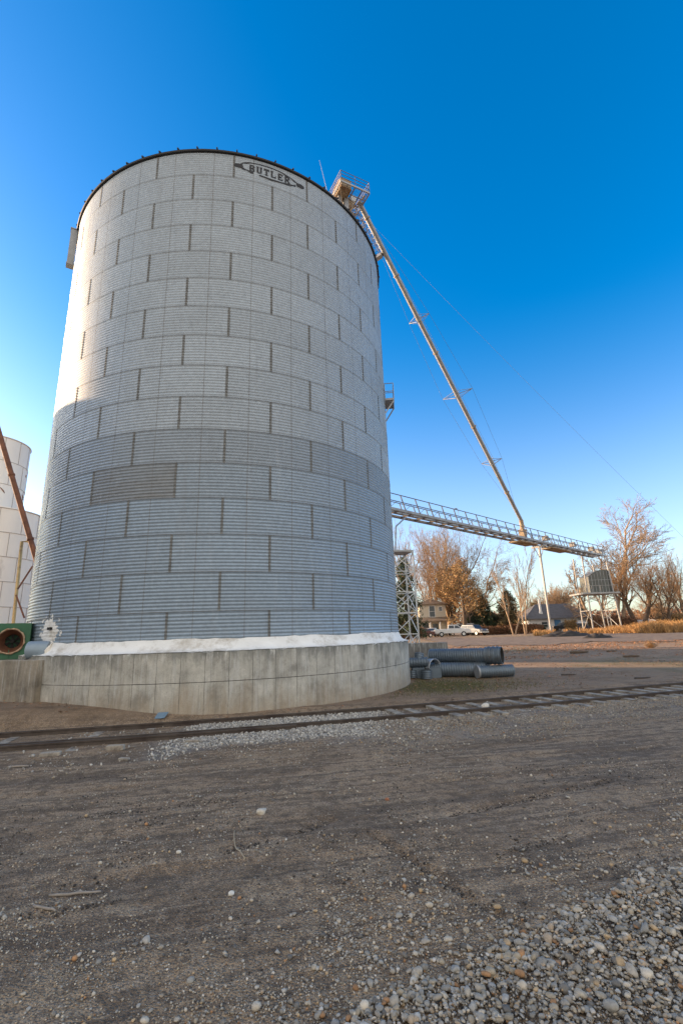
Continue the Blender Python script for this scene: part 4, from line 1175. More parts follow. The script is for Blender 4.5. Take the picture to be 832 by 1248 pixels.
for k in range(8):
    an = 2*math.pi*(k+.4)/8; x, y = bc2[0]+3.65*math.sin(an), bc2[1]-3.65*math.cos(an)
    MB().bar((x, y, gzf(x, y)-.1), (x, y, zb2+5.5), .16).build('leg', m_rust, wb2)
mb = MB()
for k in range(8):
    for (za, zb_) in ((zb2+4.6, zb2+1.9), (zb2+1.9, zb2-1.0)):
        a1_, a2_ = 2*math.pi*(k+.4)/8, 2*math.pi*(k+1.4)/8
        f = lambda an, z: (bc2[0]+3.85*math.sin(an), bc2[1]-3.85*math.cos(an), z)
        mb.bar(f(a1_, za), f(a2_, zb_), .09)
mb.build('brace', m_rust, wb2)
r0, r1 = at(-3, 519, 31), at(44, 680, 31); rd = (r1-r0)
rsp = thing('spout_pipe', 'straight rust brown spout pipe slanting down in front of the white bins', 'pipe', tuple(r1+rd*.18))
ra, rb = r0-rd*.9, r1+rd*.18
mb = MB(); mb.tube([ra, rb], .17, 12); mb.build('pipe', m_rust, rsp, True, angle=.6)
for q in (.35, .62, .85):
    c = ra+(rb-ra)*q; d_ = rd.normalized(); MB().tube([c-d_*.05, c+d_*.05], .22, 12).build('flange', m_rust, rsp)
mb = MB(); mb.bar(rb, (rb.x, rb.y, gzf(rb.x, rb.y)), .2); mb.build('leg', m_rust, rsp)

# ------------------------------------------------------------------ big structures left of the frame that shade the yard
SUN_AZ, SUN_EL = R_(-71.0), R_(12.5)
SV = Vector((math.sin(SUN_AZ), math.cos(SUN_AZ), 0)); NV = Vector((-SV.y, SV.x, 0))
if NV.y < 0: NV = -NV
def LT(l, s): return NV*l + SV*s
c = Vector((-10, 15.3, 0)); l0 = c.dot(NV); s0 = c.dot(SV)
bp = LT(8.4, s0+27)
zt_ = 10.9 + 21.5*math.tan(SUN_EL)
bt = bin_('storage_bin', 'broad white storage bin beyond the left edge beside the warehouse', (bp.x, bp.y), 6.8, gzf(bp.x, bp.y)-.1, zt_-.8, 6, 1.0)
wp = LT(-4.2, 31)
wh = thing('warehouse', 'long steel clad grain warehouse beyond the left edge of the lot', 'warehouse', (wp.x, wp.y, 0))
mb = MB(); mb.box(wp+Zv*5.5, (12, 17, 11), (SV, NV, Zv)); mb.build('wall', m_galv, wh)
mb = MB(); mb.prism([(-6.4,0),(6.4,0),(0,2.4)], -8.9, 8.9, (wp+Zv*11.003, SV, Zv, NV)); mb.build('roof', m_galvdull, wh)
mb = MB(); mb.box(wp - SV*6.03 + Zv*2.2, (.08, 4, 4.4), (SV, NV, Zv)); mb.build('door', m_bluegrey, wh)

# ------------------------------------------------------------------ houses
m_cream = M('cream_siding', (.50,.45,.36), .8, 0, .1, 1.0, .3, 3, stretch=(.2,.2,6))
m_whitewall = M('white_siding', (.62,.62,.62), .8, 0, .08, 1.0, stain=(.42,.42,.42), samt=.3)
m_roofgrey = M('grey_shingles', (.125,.115,.11), .9, 0, .25, 1.5, .5, 6)
m_roofbrown = M('brown_shingles', (.19,.135,.09), .9, 0, .25, 1.5, .5, 6)
m_trim = M('white_trim', (.65,.64,.62), .6, 0, .06)
def window(parent, c, w, h, X, Nn, frame=m_trim):
    mb = MB(); X, Nn = Vector(X), Vector(Nn); c = Vector(c)
    for sg in (-1, 1):
        mb.box(c+X*sg*(w/2+.04), (.09, .10, h+.16), (X, Nn, Zv)); mb.box(c+Zv*sg*(h/2+.04), (w-.01, .10, .09), (X, Nn, Zv))
    mb.box(c+Nn*.01, (w, .05, .05), (X, Nn, Zv))
    f = mb.build('window', frame, parent); MB().box(c, (w, .04, h), (X, Nn, Zv)).build('pane', m_glass, f); return f
def hip_roof(mb, c, w, d, h, over=.5, ridge=.35):
    x, y, z = c; W, D = w/2+over, d/2+over; rx = max(.05, W*ridge) if w > d else .02; ry = .02 if w > d else max(.05, D*ridge)
    vs = [(x-W,y-D,z),(x+W,y-D,z),(x+W,y+D,z),(x-W,y+D,z),(x-rx,y-ry,z+h),(x+rx,y-ry,z+h),(x+rx,y+ry,z+h),(x-rx,y+ry,z+h)]
    mb.add(vs, [(0,1,5,4),(1,2,6,5),(2,3,7,6),(3,0,4,7),(4,5,6,7),(3,2,1,0)])
    vs2 = [(a, b, zz_-.18) for a, b, zz_ in vs[:4]]; mb.add(vs[:4]+vs2, [(0,4,5,1),(1,5,6,2),(2,6,7,3),(3,7,4,0)])
hx, hy = 16.55, 90; hz = gzf(hx, hy)
h1 = thing('house', 'cream two storey house with a porch roof behind the parked cars', 'house', (hx, hy, hz))
MB().box((hx, hy+3.5, hz+2.95), (4.9, 7, 5.9)).build('wall', m_cream, h1)
mb = MB(); hip_roof(mb, (hx, hy+3.5, hz+5.903), 4.9, 7, 1.1, .4); mb.build('roof', m_roofbrown, h1)
mb = MB(); x0_, x1_ = hx-3.4, hx+3.2; mb.prism([(0,2.55),(0,2.75),(2.2,3.45),(2.2,3.25)], x0_, x1_, ((0, hy-2.2, hz), (0,1,0), (0,0,1), (1,0,0))); mb.build('porch_roof', m_roofbrown, h1)
for k, x in enumerate((hx-3.2, hx-1.0, hx+.8, hx+3.0)): MB().box((x, hy-2.0, hz+1.28), (.22,.22,2.55)).build('porch_post', m_trim, h1)
MB().box((hx+1.7, hy-.35, hz+1.25), (1.3, .66, 2.5)).build('porch_bay', m_cream, h1)
window(h1, (hx-.1, hy-.03, hz+4.5), 1.0, 2.0, (1,0,0), (0,-1,0)); window(h1, (hx+1.5, hy-.03, hz+4.9), .6, .7, (1,0,0), (0,-1,0))
window(h1, (hx-1.5, hy-.03, hz+1.5), 1.1, 1.9, (1,0,0), (0,-1,0)); MB().box((hx+.35, hy-.03, hz+1.1), (1.0, .06, 2.2)).build('door', m_glass, h1)
hx, hy = 44.3, 100; hz = gzf(hx, hy)
h2 = thing('house', 'low white building with a wide grey hip roof behind the support post', 'house', (hx, hy, hz))
MB().box((hx, hy+4, hz+1.35), (12.2, 8, 2.7)).build('wall', m_whitewall, h2)
mb = MB(); hip_roof(mb, (hx+.6, hy+4, hz+2.703), 14, 8, 3.1, .6, .45); mb.build('roof', m_roofgrey, h2)
window(h2, (hx-2.9, hy-.03, hz+1.5), 1.2, 1.0, (1,0,0), (0,-1,0)); window(h2, (hx+4.0, hy-.03, hz+1.5), 1.5, 1.1, (1,0,0), (0,-1,0))
MB().box((hx-.2, hy-.04, hz+1.55), (1.3, .08, 1.6)).build('blue_panel', M('blue_panel_paint', (.05,.16,.32), .5, 0, .15), h2)
mb = MB(); mb.prism([(0,1.5),(0,1.6),(1.8,2.25),(1.8,2.15)], hx+1.2, hx+4.9, ((0, hy-1.8, hz), (0,1,0), (0,0,1), (1,0,0))); mb.build('awning', m_trim, h2)
mb = MB(); vx, vy = hx-2.9, hy+1.2; mb.lathe([(.42, hz+3.2), (.40, hz+3.9), (.26, hz+4.3), (.20, hz+6.4), (.0, hz+7.0)], 12, c=(vx, vy, 0)); mb.build('vent_spire', m_trim, h2, True)
hx, hy = 30.6, 118; hz = gzf(hx, hy)
h3 = thing('house', 'distant tan roofed shed half hidden between the two evergreens', 'house', (hx, hy, hz))
MB().box((hx+8, hy+3, hz+1.3), (9, 6, 2.6)).build('wall', m_cream, h3)
mb = MB(); hip_roof(mb, (hx+8, hy+3, hz+2.603), 9, 6, 1.8, .5); mb.build('roof', m_roofbrown, h3)

# ------------------------------------------------------------------ vehicles
def vehicle(label, loc, rz, kind, paint, cat, group='vehicles parked in front of the cream house'):
    t = thing({'sedan': 'sedan_car', 'pickup': 'pickup_truck', 'suv': 'parked_suv', 'van': 'parked_van'}[kind], label, cat, (0,0,0), group=group)
    spec = {
     'sedan': (4.6, 1.75, [(-2.3,.35),(2.3,.35),(2.32,.62),(2.15,.80),(1.1,.92),(-1.5,.95),(-2.25,.90),(-2.32,.6)], [(1.15,.92),(.35,1.42),(-.85,1.44),(-1.65,.95)]),
     'suv': (4.8, 1.9, [(-2.4,.42),(2.4,.42),(2.42,.85),(2.25,1.02),(1.2,1.12),(-2.35,1.14),(-2.42,.8)], [(1.25,1.11),(.6,1.74),(-1.95,1.78),(-2.36,1.13)]),
     'pickup': (5.6, 1.95, [(-2.8,.5),(2.8,.5),(2.82,.95),(2.65,1.12),(1.45,1.20),(-2.8,1.16)], [(1.5,1.19),(.85,1.80),(-.55,1.82),(-.75,1.18)]),
     'van': (5.2, 2.0, [(-2.6,.42),(2.6,.42),(2.62,.9),(2.4,1.08),(1.75,1.2),(-2.6,1.2)], [(1.8,1.19),(1.0,2.02),(-2.5,2.08),(-2.58,1.19)])}[kind]
    L, W, body, cab = spec; ax = ((0,0,0), (1,0,0), (0,0,1), (0,1,0))
    o = MB().prism(body, -W/2, W/2, ax).build('body', paint, t); md = o.modifiers.new('b', 'BEVEL'); md.width = .07; md.segments = 3
    n = len(cab); ins = .18
    vs = [(a, -W/2+.06, b) if b < cab[1][1]-.2 else (a, -W/2+ins+.06, b) for a, b in cab] + [(a, W/2-.06, b) if b < cab[1][1]-.2 else (a, W/2-ins-.06, b) for a, b in cab]
    mb = MB(); mb.add(vs, [tuple(range(n))[::-1], tuple(range(n, 2*n))] + [(i, (i+1) % n, n+(i+1) % n, n+i) for i in range(n)])
    o = mb.build('cabin', paint, t); md = o.modifiers.new('b', 'BEVEL'); md.width = .05; md.segments = 2
    # glazing set just proud of the cabin
    c3 = lambda q: sum(a for a, b in cab)/n + (q[0]-sum(a for a, b in cab)/n)*.84
    mb = MB()
    zlo, zhi = cab[0][1]+.08, cab[1][1]-.10
    for sg in (-1, 1):
        yb, yt = sg*(W/2-.05+.012), sg*(W/2-ins-.06+.035+.012)
        f = lambda x, z: (x, yb+(yt-yb)*(z-cab[0][1])/(cab[1][1]-cab[0][1]), z)
        xa = cab[0][0]-.22; xb = cab[1][0]-.02; xc = cab[2][0]+.06; xd = cab[3][0]+.24; xm = (xa+xd)/2-.05
        MB().add([f(xa,zlo), f(xm+.06,zlo), f(xm+.06,zhi), f(xb,zhi)], [(0,1,2,3)]).build('side_window', m_glass, t); MB().add([f(xm-.06,zlo), f(xd,zlo), f(xc,zhi), f(xm-.06,zhi)], [(0,1,2,3)]).build('side_window', m_glass, t)
    for (p, q, e) in ((cab[0], cab[1], 1), (cab[3], cab[2], -1)):
        d = Vector((q[0]-p[0], q[1]-p[1])); nn = Vector((d.y, -d.x)).normalized()*.012*(1 if e > 0 else -1)
        if e < 0: nn = Vector((-abs(nn.x), abs(nn.y)))
        else: nn = Vector((abs(nn.x), abs(nn.y)))
        mb = MB(); a, b = Vector(p)+d*.12+nn, Vector(p)+d*.88+nn
        mb.add([(a.x, -W/2+.16, a.y), (a.x, W/2-.16, a.y), (b.x, W/2-ins-.14, b.y), (b.x, -W/2+ins+.14, b.y)], [(0,1,2,3)]); mb.build('windscreen' if e > 0 else 'rear_window', m_glass, t)
    if kind == 'pickup': MB().box((-1.78, 0, 1.165), (1.85, W-.3, .03)).build('cargo_bed', m_black, t)
    r = .33 if kind == 'sedan' else .39
    for sx_ in (-1, 1):
        for sy_ in (-1, 1):
            x = sx_*L*.305; y = sy_*(W/2-.10); w = MB().tube([(x, y-.115, r), (x, y+.115, r)], r, 20).build('wheel', m_tyre, t)
            MB().tube([(x, y+sy_*.10, r), (x, y+sy_*.125, r)], r*.58, 12).build('rim', m_chrome, w)
    for sy_ in (-1, 1):
        z = body[2][1]+.02 if kind != 'sedan' else .66
        MB().box((L/2-.06, sy_*(W/2-.3), z), (.16, .36, .15)).build('headlight', m_lamp, t)
        MB().box((-L/2+.05, sy_*(W/2-.2), z+.05), (.14, .22, .2)).build('tail_light', m_redlamp, t)
    for sg in (-1, 1): MB().box((sg*(L/2+.02), 0, body[0][1]+.1), (.12, W-.1, .16)).build('bumper', m_black if kind in ('sedan',) else m_chrome, t)
    t.location = loc; t.rotation_euler = (0, 0, rz); return t
def paint(name, c): return M(name, c, .3, .1, .04, 1.0)
def spot(px, Y): 
    p = at(px, 770, Y); return (p.x, p.y, gzf(p.x, p.y))
vehicle('dark maroon sedan parked nearest the lattice tower', spot(511, 76), R_(200), 'sedan', paint('maroon_paint', (.10,.035,.03)), 'car')
vehicle('white sedan parked between the maroon car and the white pickup', spot(526, 82), R_(250), 'sedan', paint('white_paint', (.6,.6,.6)), 'car')
vehicle('white pickup truck parked in front of the cream house', spot(551, 77), R_(-12), 'pickup', paint('truck_white_paint', (.62,.62,.61)), 'truck')
vehicle('silver van parked behind the white pickup', spot(560, 88), R_(180), 'van', paint('silver_paint', (.42,.44,.46)), 'van')
vehicle('dark blue utility vehicle with a pale roof parked at the end of the row', spot(577, 81), R_(-60), 'suv', paint('slate_paint', (.10,.12,.15)), 'car')
G2 = 'vehicles parked near the low white building'
vehicle('dark blue sedan parked beside the hopper tower legs', spot(708, 92), R_(5), 'sedan', paint('navy_paint', (.025,.04,.075)), 'car', G2)
vehicle('black pickup truck parked in front of the awning', spot(690, 96), R_(178), 'pickup', paint('black_paint', (.03,.03,.032)), 'truck', G2)
vehicle('white van parked behind the tower legs', spot(748, 110), R_(0), 'van', bpy.data.materials['white_paint'], 'van', G2)

# ------------------------------------------------------------------ trees
class Tree:
    def __init__(s, seed): s.r = random.Random(seed); s.segs = {0: [], 1: []}; s.tips = []
    def branch(s, p, d, L, r, lev, P):
        R = s.r; n = max(3, min(9, int(L/ P.get('step', .7))+2)); pts = [p]; rs = [r]; q = p.copy(); d = d.copy(); rend = max(P['rmin'], r*P.get('taper', .45))
        kids = []
        for i in range(n):
            d = (d + Vector((R.gauss(0,1), R.gauss(0,1), R.gauss(0,1)))*P['wander'] + Zv*P['up']*(1 if lev else .6)).normalized()
            if P.get('droop') and lev >= 3: d = (d - Zv*P['droop']).normalized()
            q = q + d*(L/n); pts.append(q.copy()); rs.append(r+(rend-r)*(i+1)/n)
            if lev < P['levels'] and (i+1)/n > (P['bare'] if lev == 0 else .18): kids.append((q.copy(), d.copy(), rs[-1], (i+1)/n))
        s.segs[0 if lev <= 1 else 1].append((pts, rs, lev))
        if lev >= P['levels']-1: s.tips.extend(pts[1:])
        if lev >= P['levels']: return
        per = P['kids'][min(lev, len(P['kids'])-1)]/max(1, len(kids))
        for (q, d, rr_, f) in kids:
            m = int(per) + (1 if R.random() < per-int(per) else 0)
            for _ in range(m):
                az = R.uniform(0, 6.283); ax = d.orthogonal().normalized(); ax.rotate(__import__('mathutils').Quaternion(d, az))
                an = R_(R.uniform(*P['ang'])); nd = (d*math.cos(an) + ax*math.sin(an)).normalized()
                if lev == 0 and nd.z < -.1: nd.z = abs(nd.z)
                s.branch(q, nd, L*P['ratio']*R.uniform(.7, 1.15)*(1.15-.45*f), max(P['rmin'], rr_*R.uniform(.45, .7)), lev+1, P)
        if lev < P['levels']:
            s.branch(pts[-1], d, L*P['ratio']*.8, rend, lev+1, P)
    def fit(s, base, H, W=None):
        allp = np.array([p[:] for w_ in (0, 1) for pts, rs, lev in s.segs[w_] for p in pts]) - np.array(base)
        kz = H/allp[:, 2].max(); kw = kz
        if W: kw = W/2/np.percentile(np.hypot(allp[:, 0], allp[:, 1]), 97)
        kr = min(kz, 1.6)
        f = lambda p: Vector((base.x+(p.x-base.x)*kw, base.y+(p.y-base.y)*kw, base.z+(p.z-base.z)*kz))
        for w_ in (0, 1): s.segs[w_] = [([f(p) for p in pts], [r*kr if r > .03 else r for r in rs], lev) for pts, rs, lev in s.segs[w_]]
        s.tips = [f(p) for p in s.tips]
    def mesh(s, which, nside):
        V = []; Fc = []; cnt = 0
        for pts, rs, lev in s.segs[which]:
            n = nside if lev < 2 else 3; m = len(pts); P = np.array([p[:] for p in pts]); 
            T = np.gradient(P, axis=0); T /= np.linalg.norm(T, axis=1)[:, None]+1e-9
            ref = np.array((0,0,1.)) if abs(T[0,2]) < .9 else np.array((1.,0,0))
            X = np.cross(T, ref); X /= np.linalg.norm(X, axis=1)[:, None]+1e-9; Y = np.cross(X, T)
            a = np.arange(n)*2*np.pi/n; rr_ = np.array(rs)[:, None, None]
            ring = P[:, None] + rr_*(X[:, None]*np.cos(a)[None, :, None] + Y[:, None]*np.sin(a)[None, :, None])
            V.append(ring.reshape(-1, 3)); i = np.arange(m-1)[:, None]*n; k = np.arange(n)[None]
            Fc.append((np.stack([i+k, i+(k+1) % n, i+n+(k+1) % n, i+n+k], -1).reshape(-1, 4))+cnt); cnt += m*n
        return np.concatenate(V), np.concatenate(Fc)
def leaf_cards(C, size, rs, n_each, spread, aspect=.6, upb=0.0):
    r = np.random.default_rng(rs); C = np.repeat(np.array(C), n_each, 0); C = C + r.normal(0, spread, C.shape); n = len(C)
    a = r.normal(size=(n, 3)); a /= np.linalg.norm(a, axis=1)[:, None]; b = r.normal(size=(n, 3)); b -= (b*a).sum(1)[:, None]*a; b /= np.linalg.norm(b, axis=1)[:, None]
    s = size*r.uniform(.5, 1.4, n)[:, None]
    V = np.stack([C-a*s, C+b*s*aspect, C+a*s, C-b*s*aspect], 1).reshape(-1, 3); Fc = np.arange(4*n).reshape(n, 4)
    tint = np.repeat(r.uniform(.55, 1.3, n)[:, None]*np.ones(3)*np.array([1, 1, 1])[None], 4, 0); tint[:, 0] *= np.repeat(r.uniform(.85, 1.15, n), 4)
    return V, Fc, tint
def tree(name, label, px, Y, P, seed, bark, twig, group, leaves=None, cat='tree', trunks=1, lean=.12, dx=0, dy=0, azl=None):
    b = at(px, 770, Y); x, y = b.x+dx, b.y+dy; z = gzf(x, y)-.15
    t = thing(name, label, cat, (x, y, z), group=group); T = Tree(seed); R = random.Random(seed+99)
    for k in range(trunks):
        a = 6.283*k/trunks + R.uniform(-.4, .4); l = lean*(1 if trunks > 1 else .3)*R.uniform(.6, 1.3)
        d = Vector((math.cos(a)*l, math.sin(a)*l, 1)).normalized()
        T.branch(Vector((x+math.cos(a)*.15*(trunks > 1), y+math.sin(a)*.15*(trunks > 1), z)), d, P['h']*R.uniform(.85, 1.05), P['r'], 0, P)
    if 'H' in P: T.fit(Vector((x, y, z)), P['H'], P.get('W'))
    V, Fc = T.mesh(0, 7); np_mesh('trunk', V, Fc, bark, None, True, t)
    V, Fc = T.mesh(1, 4); np_mesh('crown', V, Fc, twig, None, True, t)
    if leaves:
        m, size, n_each, spread, frac = leaves; tips = [p[:] for p in T.tips if R.random() < frac]
        V, Fc, ti = leaf_cards(tips, size, seed, n_each, spread); np_mesh('foliage', V, Fc, m, ti, False, t)
    return t
m_oakleaf = M('dry_orange_leaves', (.35,.215,.09), .8, 0, .35, .5, tint=True)
m_dryleaf = M('brown_dry_leaves', (.20,.10,.05), .85, 0, .35, .5, tint=True)
m_needle = M('dark_green_needles', (.035,.055,.022), .8, 0, .4, .6, tint=True)
m_needleb = M('browned_needles', (.115,.085,.035), .8, 0, .4, .6, tint=True)
BARE = dict(h=6.5, r=.30, levels=4, kids=(6,5,5,4), ang=(22,48), ratio=.66, wander=.09, up=.07, bare=.25, rmin=.016, taper=.5)
GT = 'trees beyond the yard'
P = dict(BARE, h=7.0, r=.17, kids=(7,6,6,4), ratio=.60, ang=(26,60), rmin=.013, wander=.15, up=.035, bare=.35)
tree('bare_tree', 'big many stemmed bare tree behind the cream house with limbs arching right', 549, 99, dict(P, H=25, W=21), 11, m_barkpale, m_barkpale, GT, trunks=5, lean=.34)
tree('bare_tree', 'bare tree close beside the silo with upright limbs under the catwalk', 506, 97, dict(BARE, h=7.2, r=.15, ang=(22,50), wander=.13, kids=(5,5,4,4), rmin=.013, up=.04, H=25, W=13), 12, m_barkpale, m_barkpale, GT, trunks=3, lean=.2)
P = dict(BARE, h=4.6, r=.24, levels=4, kids=(8,6,5,3), ang=(30,62), ratio=.60, bare=.2, rmin=.016)
tree('oak_tree', 'rounded tree holding dry orange leaves above the parked cars', 566, 84, dict(P, H=14.2, W=10.5), 21, m_bark, m_bark, GT, (m_oakleaf, .13, 3, .28, .55))
tree('oak_tree', 'narrow tree with dense golden orange leaves right of the cream house', 549, 98, dict(dict(P, h=4.4, ang=(18,40)), H=14, W=7), 22, m_bark, m_bark, GT, (m_oakleaf, .14, 3, .25, .6))
P = dict(BARE, h=7.0, r=.14, kids=(7,6,6,4), ratio=.60, ang=(30,62), rmin=.013, wander=.15, up=.03, bare=.3)
tree('bare_tree', 'golden twigged bare tree rising above the orange leaved trees under the catwalk', 572, 92, dict(P, H=19, W=19), 14, m_barkpale, m_barkorange, GT, trunks=3, lean=.3)
tree('bare_tree', 'wide bare tree behind the cream house roof', 528, 104, dict(P, H=25, W=18), 15, m_bark, m_barkorange, GT, trunks=3, lean=.3)
P = dict(BARE, h=8.5, r=.075, kids=(12,7,5), levels=3, ang=(18,42), ratio=.42, bare=.25, rmin=.012)
tree('bare_tree', 'slender twin stemmed bare tree in front of the right evergreen', 640, 70, dict(P, H=14, W=6), 31, m_barkpale, m_barkpale, GT, trunks=2, lean=.05)
tree('bare_tree', 'thin leaning bare sapling left of the support post', 626, 74, dict(dict(P, h=7.0, r=.10), H=12, W=6), 32, m_barkpale, m_barkpale, GT, trunks=2, lean=.22)
P = dict(BARE, h=3.2, r=.16, levels=4, kids=(7,6,5,3), ang=(14,40), ratio=.68, rmin=.020)
tree('bare_tree', 'pale fan shaped bare tree behind the roof of the low white building', 684, 128, dict(dict(P, h=4.4), H=13, W=13), 33, m_barkpale, m_barkpale, GT, trunks=5, lean=.35)
P = dict(BARE, h=9.2, r=.22, levels=4, kids=(7,6,6,5), ang=(24,58), ratio=.56, bare=.3, rmin=.020, wander=.12, up=.05)
tree('bare_tree', 'tallest bare tree with a wide crown behind the hopper tower', 757, 88, dict(P, H=24.5, W=19), 41, m_barkpale, m_barkpale, GT, trunks=2, lean=.16)
tree('bare_tree', 'leafless tree left of the hopper with thin grey limbs', 730, 98, dict(dict(P, h=7.6, r=.26), H=18, W=13), 42, m_barkpale, m_barkpale, GT, trunks=2, lean=.2)
P = dict(BARE, h=3.8, r=.30, levels=4, kids=(7,6,5,3), ang=(20,50), ratio=.74, wander=.09, up=.13, bare=.5, rmin=.011, taper=.45)
tree('willow_tree', 'dark forked willow with dense upright orange shoots', 782, 80, dict(P, H=13, W=14), 51, m_bark, m_barkorange, GT, trunks=2, lean=.34)
P = dict(BARE, h=4.2, r=.14, levels=4, kids=(6,5,5,3), ang=(24,52), ratio=.64, rmin=.012, wander=.12)
tree('bare_tree', 'small orange twigged bare tree at the right edge behind the dry grass', 815, 78, dict(P, H=12, W=10), 52, m_bark, m_barkorange, GT, trunks=3, lean=.25)
tree('bare_tree', 'grey bare tree standing outermost at the right edge', 836, 92, dict(dict(P, h=6.2, r=.2), H=16, W=12), 53, m_bark, m_barkpale, GT, trunks=2, lean=.2)
tree('bare_tree', 'low brushy tree between the willow and the fence', 800, 104, dict(dict(P, h=3.4), H=8, W=10), 54, m_bark, m_barkorange, GT, trunks=4, lean=.35)
tree('bare_tree', 'faint grey tree behind the twin stemmed tree and left of the roof', 655, 120, dict(dict(P, h=4.2), H=12, W=9), 55, m_bark, m_barkpale, GT, trunks=3, lean=.3)

def conifer(label, px, Y, h, w, seed, needle, dx=0, dens=1.0, sparse=.0):
    b = at(px, 770, Y); x, y = b.x+dx, b.y; z = gzf(x, y)-.1; R = random.Random(seed)
    t = thing('evergreen_tree', label, 'tree', (x, y, z), group='evergreens beyond the yard')
    MB().tube([(x, y, z), (x+.05, y, z+h*.5), (x, y, z+h)], [.20, .12, .02], 8).build('trunk', m_bark, t, True)
    br = MB(); C = []
    nb = int(95*dens)
    for k in range(nb):
        f = (k+.5)/nb; zz_ = z + h*(.08+.9*f); L = w/2*(1-f)**.75*R.uniform(.55, 1.15)+.15; a = k*2.4+R.uniform(-.4,.4)
        d = Vector((math.cos(a), math.sin(a), -.12+.3*f)); p = Vector((x, y, zz_)); e = p+d*L; mid = p+d*L*.5-Zv*.04*L
        br.tube([p, mid, e], [.035*(1-f)+.012, .025*(1-f)+.01, .006], 4)
        m = max(3, int(L*5))
        for i in range(m):
            q = p+d*L*(.25+.75*(i+1)/m); C.append((q.x+R.gauss(0,.10), q.y+R.gauss(0,.10), q.z+R.gauss(0,.10)-.05))
    br.build('limbs', m_bark, t)
    V, Fc, ti = leaf_cards(C, .17, seed, 12, .20, .35); np_mesh('foliage', V, Fc, needle, ti, False, t)
conifer('dark spruce standing close behind the lattice tower', 496, 62, 10.8, 5.2, 61, m_needle)
conifer('dark green evergreen right of the parked cars', 591, 88, 7.2, 5.6, 62, m_needle)
conifer('bushy browned evergreen left of the twin stemmed bare tree', 622, 86, 7.8, 6.4, 63, m_needleb)
conifer('smaller dark evergreen behind the row of parked vehicles', 576, 96, 6.6, 5.2, 64, m_needle)
conifer('distant evergreen peeking above the grey roof beside the tower', 712, 125, 7.5, 4.6, 65, m_needle)
conifer('low evergreen shrub at the foot of the dry hedge', 606, 92, 3.4, 4.4, 66, m_needle)
conifer('dull evergreen behind the hedge at the left of the support post', 654, 112, 6.6, 6.0, 67, m_needleb)

def shrub(name, label, px0, px1, Y, h, depth, m, seed, n=2600, cat='hedge', group=None, size=.09):
    a, b = at(px0, 770, Y), at(px1, 770, Y); r = np.random.default_rng(seed); t = thing(name, label, cat, ((a.x+b.x)/2, Y, gzf((a.x+b.x)/2, Y)), group=group)
    X = r.uniform(a.x, b.x, n); Yv = Y + r.normal(0, depth*.35, n); hh = h*(.65+.6*fbm(X, Yv, 1.6, 3, seed)); Zr = gz(X, Yv)+hh*r.beta(1.6, 1.1, n)
    V, Fc, ti = leaf_cards(np.stack([X, Yv, Zr], 1), size, seed, 3, .10); np_mesh('foliage', V, Fc, m, ti, False, t)
    mb = MB(); 
    for k in range(int((b.x-a.x)*4)+3):
        x = r.uniform(a.x, b.x); y = Y+r.normal(0, depth*.3); z = gzf(x, y); mb.tube([(x, y, z-.05), (x+r.normal(0,.15), y+r.normal(0,.15), z+h*.8)], [.025,.008], 4)
    mb.build('stems', m_bark, t)
shrub('hedge', 'long russet brown hedge behind the yard between car park and post', 584, 660, 84, 1.55, 1.4, m_dryleaf, 71, 7000)
shrub('shrub', 'dark shrub in front of the low white building', 648, 664, 93, 1.5, 1.5, m_needle, 72, 1600, 'shrub')
shrub('shrub', 'orange brown shrub between the post and the black pickup', 690, 702, 90, 2.1, 1.4, m_oakleaf, 73, 1600, 'shrub')
shrub('shrub', 'russet shrub at the far right behind the dry grass', 805, 850, 84, 2.6, 2.5, m_oakleaf, 74, 4200, 'shrub')
shrub('shrub', 'dry brown undergrowth around the feet of the hopper tower', 722, 775, 80, 2.4, 2.5, m_dryleaf, 75, 4200, 'shrub')
shrub('shrub', 'brown thicket behind the lattice tower and parked maroon car', 470, 515, 70, 1.6, 2.0, m_dryleaf, 76, 2600, 'shrub')

# far belt of woods along the horizon, one mass
def belt():
    r = np.random.default_rng(81); n = 26000; X = r.uniform(-190, 330, n); Y = 205 + r.uniform(-14, 30, n) + .05*np.abs(X); hh = 5.5+5.5*fbm(X, Y*0+3, 22, 4, 82)
    Z = gz(X, Y)+hh*r.beta(1.3, 1.2, n); V, Fc, ti = leaf_cards(np.stack([X, Y, Z], 1), .55, 83, 2, .4)
    o = np_mesh('woodland', V, Fc, m_dryleaf, ti*np.array([1.0,1.0,1.1])); tag(o, 'hazy belt of bare brown woods along the horizon', 'woods', kind='stuff')
belt()

# white board fence far right
p0_, p1_ = at(776, 765, 100), at(850, 765, 92); fn_ = thing('board_fence', 'long white board fence behind the willow and dry grass', 'fence', ((p0_.x+p1_.x)/2, (p0_.y+p1_.y)/2, gzf(60, 96)))
m_fence = M('pale_fence_paint', (.55,.55,.56), .8, 0, .12, 1.0)
dvf = (Vector((p1_.x, p1_.y, 0))-Vector((p0_.x, p0_.y, 0))); Lf = dvf.length; dvf.normalize(); mb = MB(); zf = gzf(p0_.x, p0_.y)
for k in range(int(Lf/.18)): mb.box(Vector((p0_.x, p0_.y, zf+.95)) + dvf*(k*.18), (.165, .03, 1.75), (dvf, Vector((-dvf.y, dvf.x, 0)), Zv))
mb.build('board_panel', m_fence, fn_)
for k in range(int(Lf/2.4)+1): MB().box(Vector((p0_.x, p0_.y, zf+.95)) + dvf*(k*2.4) + Vector((-dvf.y, dvf.x, 0))*.08, (.12,.12,2.0)).build('post', m_fence, fn_)
